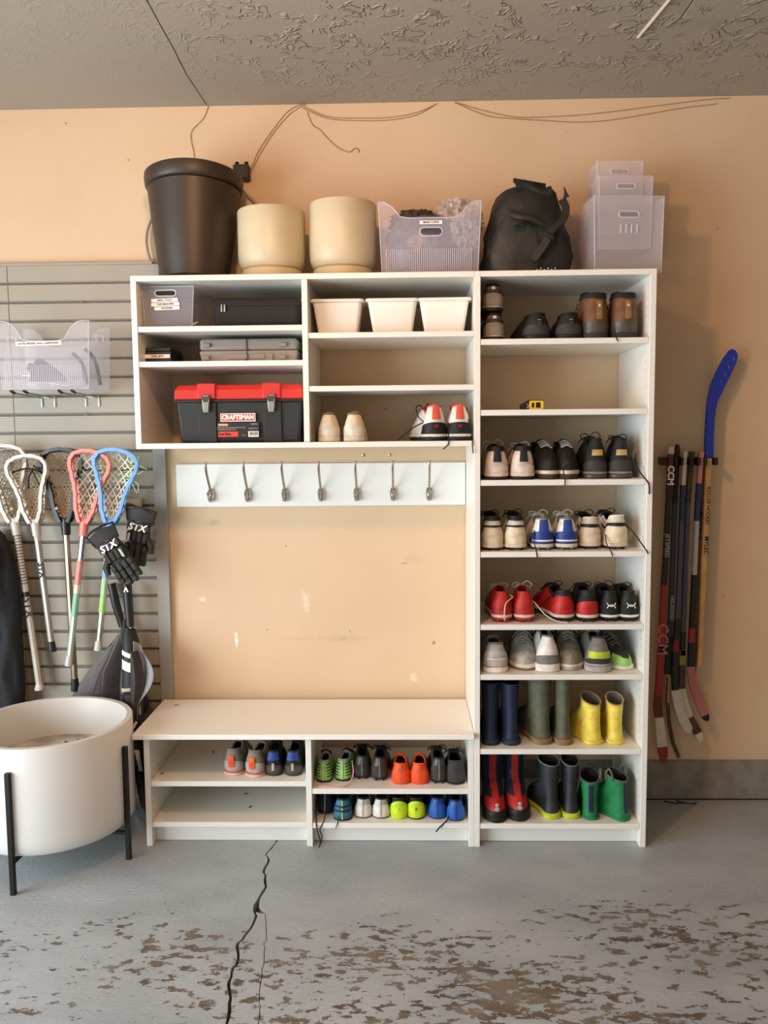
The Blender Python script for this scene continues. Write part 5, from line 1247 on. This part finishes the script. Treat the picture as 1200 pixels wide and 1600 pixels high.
for i in range(25):
    f = i/24; z = .775-.44*f; cx = -.042+.030*f; cy = .030-.11*f*.8
    r = lin(f, [(0, .022), (.1, .034), (.5, .041), (.8, .040), (1, .036)])
    rings.append([(cx+r*cos(a)*(1+.05*noise.noise(Vector((cos(a), sin(a), f*4)))), cy+r*sin(a), z-.012*cos(a)) for a in [2*pi*k/28 for k in range(28)]])
def sm(i, k):
    f = i/24
    return 1 if (.17 < f < .23 or .28 < f < .36) else 0
MB().loft(rings, mfn=sm).obj('sleeve', [mat('sleeve_black', '161513', .6), M_lab], t, smooth=60)
MB().slab(lambda u, v: (-.062+.062*u+.004*v, -.050-.012*sin(pi*u)+.012*v, .545-.045*v+.006*u), 8, 3, .003).obj('strap_band', mat('strap_cream', 'cfc2a8', .7), t)
text('lettering', 'Callaway', .0175, M_ink, t, (-.031, -.0640, .527), rot=(0, -.08, 0), bold=.0005, ital=.2)
text('lettering', 'v', .02, M_ink, t, (-.031, -.0640, .508), bold=.0008)
# loose flap and lower canopy
MB().slab(lambda u, v: (-.01+.085*u*(.25+.75*sin(pi*min(1, v*1.15+.12))), -.03-.03*v+.02*sin(u*5), .735-.31*v-.045*u*(1-v)), 10, 14, .003).obj('grey_flap', M_ul, t)
MB().slab(lambda u, v: (-.02+.055*u*(.3+.7*sin(pi*min(1, v+.1))), -.06-.03*v+.015*sin(u*6+2), .70-.30*v), 8, 12, .003).obj('black_flap', M_ud, t)
rings = fold_canopy(lambda f: (-.005+.085*f, -.045-.11*f, .44-.40*f), [(0, .045), (.2, .055), (.5, .045), (.85, .035), (1, .012)], n=5, dep=.25)
MB().loft(rings, mfn=lambda i, k: 1 if (i > 22 and k % 26 < 11) or (9 < i < 16 and k % 21 < 5) else 0).obj('lower_canopy', [mat('sleeve_black', '161513', .6), mat('umbrella_white', 'dcd8e0', .6)], t, smooth=60)
text('lettering', 'U', .06, M_lab, t, (-.012, -.10, .41), rot=(0, .5, 0), bold=.002)

# ---------------------------------------------------------------- black garment bag at far left
t = thing('gear_bag', 'tall black cloth gear bag hanging at the far left of slatwall', 'bag', (-1.700, -.11, .33))
rings = []
for i in range(33):
    f = i/32; z = f*.855
    w = lin(f, [(0, .10), (.2, .108), (.5, .112), (.75, .108), (.9, .085), (.97, .055), (1, .02)])
    rings.append([(w*math.copysign(abs(cos(a))**.8, cos(a))*(1+.06*noise.noise(Vector((cos(a), sin(a), f*7)))), .055*sin(a)*(1+.35*noise.noise(Vector((cos(a)*3, 1, f*5)))), z+.0) for a in [2*pi*k/36 for k in range(36)]])
MB().loft(rings).obj('body', mat('black_canvas', '15151a', .8, bs=40, bd=.003), t)
MB().slab(lambda u, v: (-.09+.15*u, -.064-.010*sin(pi*u), .60+.20*v), 8, 8, .003).obj('clear_pocket', mat('clear_vinyl', '9a938a', .2, alpha=.5), t)
MB().slab(lambda u, v: (-.08+.132*u-.01*v, -.072-.010*sin(pi*u), .70+.095*v+.004*sin(u*7)), 8, 4, .002).obj('paper_slip', mat('paper_slip', 'd8cdbb', .7, ns=16, na=.15), t)
MB().tube([(.02, -.07, .56), (.055, -.078, .60), (.058, -.078, .57), (.03, -.075, .53)], .004, 6, closed=True).obj('buckle', M_steel, t)
MB().tube(smooth_path([(-.03, 0, .84), (-.02, .005, .90), (.0, .01, .925), (.02, .005, .90), (.03, 0, .84)], 4), .005, 6).obj('hang_loop', M_black, t)

# ---------------------------------------------------------------- hockey sticks
def hockey(label_, segs, y=-.07, depth=.020, texts=()):
    x0, z0 = segs[0][2][0][0], segs[0][2][0][1]
    t = thing('hockey_stick', label_, 'hockey stick', (x0, y, z0), group='hockey sticks in the wall rack')
    for nm, m_, pts in segs:
        P = [Vector((p[0]-x0, (p[3] if len(p) > 3 else 0), p[1]-z0)) for p in pts]; ws = [p[2]/2*(.88 if 'blade' not in nm else 1) for p in pts]
        N = len(P); rings = []
        for i, p in enumerate(P):
            tt = (P[min(i+1, N-1)]-P[max(i-1, 0)]); tt.y = 0; tt.normalize(); nr = Vector((tt.z, 0, -tt.x)); w = ws[i]
            dd = (depth/2 if 'blade' not in nm else .007)
            dd = pts[i][4]/2 if len(pts[i]) > 4 else dd
            rings.append([p+nr*w*.85+Vector((0, -dd, 0)), p+nr*w+Vector((0, -dd*.6, 0)), p+nr*w+Vector((0, dd*.6, 0)), p+nr*w*.85+Vector((0, dd, 0)), p-nr*w*.85+Vector((0, dd, 0)), p-nr*w+Vector((0, dd*.6, 0)), p-nr*w+Vector((0, -dd*.6, 0)), p-nr*w*.85+Vector((0, -dd, 0))])
        MB().loft(rings).obj(nm, m_, t, smooth=30)
    for txt, sz, m_, x, z, bold in texts:
        text('lettering', txt, sz, m_, t, (x-x0, -depth/2-.0004, z-z0), rot=(0, pi/2+.012, 0), bold=bold)
    return t
HS = lambda n, c, r=.45, **k: mat('stick_'+n, c, r, **k)
red, drk, wht, wood = HS('red', '9c2a2a'), HS('black', '1a1a1c'), HS('white_tape', 'd5cbb8', .8, ns=30, na=.1), HS('wood', 'c29a63', .5, ns=10, na=.15)
hblue, pinkt, ltape, brn, grey_ = HS('dark_blue', '23365f'), HS('pink_tape', 'c98578', .8), HS('cream_tape', 'd8cdb4', .8), HS('brown_tape', '5d4436', .8, ns=60, na=.4), HS('grey', '7d7d80')
sil = HS('silver', 'b8b6b2', .35)
X = 1.068
hockey('leftmost hockey stick, red and black with white CCM letters', [
    ('butt_tape', wht, [(1.070, 1.500, .026), (1.069, 1.470, .028)]),
    ('grip', HS('dark_red', '6a1f20'), [(1.069, 1.470, .026), (1.066, 1.36, .026)]),
    ('shaft', drk, [(1.066, 1.36, .025), (1.058, 1.05, .025), (1.053, .94, .026)]),
    ('lower_shaft', red, [(1.053, .94, .026), (1.050, .80, .029), (1.046, .62, .031), (1.040, .48, .033)]),
    ('blade_heel', HS('dark_red', '6a1f20'), [(1.040, .48, .033), (1.038, .43, .036), (1.044, .385, .036)]),
    ('blade_tape', wht, [(1.044, .385, .036), (1.053, .32, .040), (1.060, .26, .042)]),
    ('blade_tip', HS('tip_red', '8e2526'), [(1.060, .26, .042), (1.066, .225, .038), (1.066, .19, .016)])],
    y=-.085, texts=[('CCM', .036, M_lab, 1.0675, 1.385, .0012), ('JETSPEED', .024, sil, 1.060, 1.10, .0002), ('CCM', .060, HS('pale_red', 'c07a72'), 1.049, .715, .0004)])
hockey('second hockey stick, black shaft and striped wooden blade', [
    ('butt', HS('dark_tape', '3a2622', .8), [(1.102, 1.508, .010), (1.103, 1.49, .022), (1.103, 1.44, .024)]),
    ('grip', HS('dark_grip', '2c2321', .8), [(1.103, 1.44, .022), (1.098, 1.27, .022)]),
    ('shaft', HS('greyblack', '34353a'), [(1.098, 1.27, .022), (1.094, .98, .022), (1.089, .72, .024)]),
    ('hosel', drk, [(1.089, .72, .026), (1.083, .56, .028)]),
    ('blade', wood, [(1.085, .56, .022), (1.083, .45, .020), (1.092, .37, .021), (1.110, .28, .022), (1.138, .205, .020), (1.143, .20, .006)]),
    ('blade_stripe', drk, [(1.080, .55, .004, -.008), (1.078, .45, .005, -.008), (1.088, .36, .006, -.008), (1.106, .27, .006, -.008), (1.134, .205, .005, -.008)]),
    ('blade_stripe', drk, [(1.088, .44, .003, -.0085), (1.096, .36, .003, -.0085), (1.114, .27, .003, -.0085), (1.140, .21, .003, -.0085)])],
    y=-.060, texts=[('NECROMID', .020, sil, 1.093, .84, .0002)])
hockey('third hockey stick with cream taped grip and white taped blade', [
    ('grip_tape', ltape, [(1.1275, 1.480, .022), (1.1265, 1.465, .017), (1.1225, 1.345, .018)]),
    ('shaft', hblue, [(1.122, 1.345, .021), (1.120, 1.20, .021)]),
    ('shaft_section', HS('slate', '4a4f5c'), [(1.120, 1.20, .022), (1.115, .90, .022), (1.112, .80, .022)]),
    ('lower_shaft', drk, [(1.112, .80, .024), (1.109, .71, .026)]),
    ('red_band', HS('band_red', '7a2222'), [(1.109, .71, .027), (1.107, .66, .028)]),
    ('hosel', HS('dark_hosel', '201a1c'), [(1.107, .66, .028), (1.106, .56, .029), (1.112, .50, .032)]),
    ('blade_tape', wht, [(1.112, .50, .040), (1.125, .44, .042), (1.145, .375, .042), (1.168, .33, .038), (1.176, .318, .012)])],
    y=-.080)
b = None
hockey('fourth hockey stick with brown lattice grip and cream brown taped blade', [
    ('grip_tape', brn, [(1.161, 1.480, .024), (1.160, 1.46, .022), (1.150, 1.27, .023)]),
    ('shaft', HS('slate', '4a4f5c'), [(1.150, 1.27, .021), (1.146, 1.00, .021), (1.143, .74, .022)]),
    ('shaft_section', drk, [(1.143, .74, .024), (1.142, .64, .026)]),
    ('yellow_band', HS('yellow_band', '9c9438'), [(1.142, .66, .027), (1.141, .60, .028)]),
    ('hosel', HS('mottled', '4b3a33', ns=70, na=.5), [(1.141, .60, .028), (1.143, .50, .030)]),
    ('blade', ltape, [(1.143, .50, .030), (1.155, .44, .034), (1.176, .375, .036)]),
    ('blade_tape', brn, [(1.176, .375, .037), (1.200, .335, .038), (1.214, .31, .036)]),
    ('blade_tip', wht, [(1.214, .31, .035), (1.222, .29, .030), (1.224, .275, .012)])],
    y=-.062)
hockey('fifth hockey stick with pink taped grip and pink blade', [
    ('grip_tape', pinkt, [(1.192, 1.478, .026), (1.190, 1.46, .022), (1.184, 1.352, .022)]),
    ('shaft', hblue, [(1.184, 1.352, .022), (1.179, 1.20, .022)]),
    ('shaft_section', sil, [(1.179, 1.20, .021), (1.175, .98, .021)]),
    ('lower_shaft', drk, [(1.175, .98, .023), (1.171, .76, .025)]),
    ('red_band', HS('band_red2', '9a2a26'), [(1.171, .76, .027), (1.170, .70, .028)]),
    ('hosel', drk, [(1.170, .70, .028), (1.170, .60, .031)]),
    ('blade', HS('pink_blade', 'b07068', .6), [(1.168, .60, .032), (1.180, .53, .036), (1.205, .46, .040), (1.228, .40, .036), (1.234, .39, .028)]),
    ('blade_tip', M_black, [(1.232, .393, .034), (1.240, .378, .026), (1.243, .370, .010)])],
    y=-.084)
hockey('sixth hockey stick, narrow tan shaft behind the roller stick', [
    ('shaft', HS('tan_dark', '7d5637'), [(1.212, 1.46, .018), (1.206, 1.10, .018), (1.196, .60, .020), (1.192, .55, .020)])],
    y=-.050, texts=[('COMPOSITE', .03, drk, 1.208, 1.20, .0006)])
bl_ = HS('royal_blue', '1d38b0', .4)
vs_pts = []
t = hockey('roller hockey stick with tall blue blade turned up, wood shaft', [
    ('shaft', wood, [(1.224, 1.452, .026), (1.214, 1.00, .024), (1.208, .64, .022), (1.205, .60, .018)]),
    ('socket', bl_, [(1.224, 1.455, .040), (1.2235, 1.52, .040), (1.225, 1.60, .040), (1.226, 1.64, .038)])],
    y=-.075, depth=.022, texts=[('MYLEC', .024, drk, 1.2195, 1.10, .0006), ('ROLLER HOCKEY', .020, drk, 1.2225, 1.26, .0003)])
# blue blade with slots along its right edge
ol = [(1.208, 1.63), (1.212, 1.69), (1.222, 1.74), (1.245, 1.80), (1.272, 1.85), (1.292, 1.878), (1.306, 1.885), (1.320, 1.876), (1.328, 1.858), (1.322, 1.83), (1.300, 1.78), (1.272, 1.72), (1.252, 1.675), (1.245, 1.64), (1.246, 1.62), (1.225, 1.60), (1.208, 1.62)]
hl = []
for (cx, cz, L_) in ((1.312, 1.848, .014), (1.294, 1.815, .012), (1.279, 1.785, .010), (1.265, 1.757, .009)):
    hl.append([(cx-.003, cz-L_), (cx+.004, cz-L_*.4), (cx+.005, cz+L_), (cx-.002, cz+L_*.3)])
vs, fs = curve_plate([(x-1.224, z-1.452) for x, z in ol], [[(x-1.224, z-1.452) for x, z in h] for h in hl], .010)
MB().add(vs, fs, 0, XZ).obj('blade', bl_, t, bev=.002)
# wall rack with clips
t = thing('stick_rack', 'black wall rack with clips holding the hockey sticks', 'rack', (1.14, 0, 1.44))
MB().box(-.095, .105, -.030, -.001, -.014, .016).obj('bar', M_black, t, bev=.002)
for x in (1.042, 1.0855, 1.1085, 1.1455, 1.1745, 1.2015, 1.2440):
    MB().box(x-1.14-.0055, x-1.14+.0055, -.112, -.028, -.015, .015, ).obj('clip', M_black, t, bev=.002)

# small dry bits lying on the bench
random.seed(11)
for (x, y, z, a, lab) in ((-.955, -.11, .4455, .5, 'small dark leaf bit at the back left of the bench top'), (-.948, -.36, .2556, .9, 'dark twig bit at the left end of the upper bench shelf'), (-.80, -.14, .2556, 2.0, 'small leaf bit in the middle of upper left bench shelf'), (-.62, -.30, .0946, 1.1, 'small leaf bit in the middle of lowest left bench shelf'), (-.66, -.18, .0946, .3, 'tiny brown crumb toward the back of lowest left bench shelf')):
    o = MB().slab(lambda u, v: ((u-.5)*.020, (v-.5)*.007*sin(pi*min(.98, max(.02, u))), .001+.002*u*u), 6, 2, .0008).obj('leaf_bit', mat('dry_leaf', '4a3a28', .9))
    o.location = (x, y, z); o.rotation_euler = (0, 0, a); tag(o, lab, 'leaf', 'dry bits on the bench')
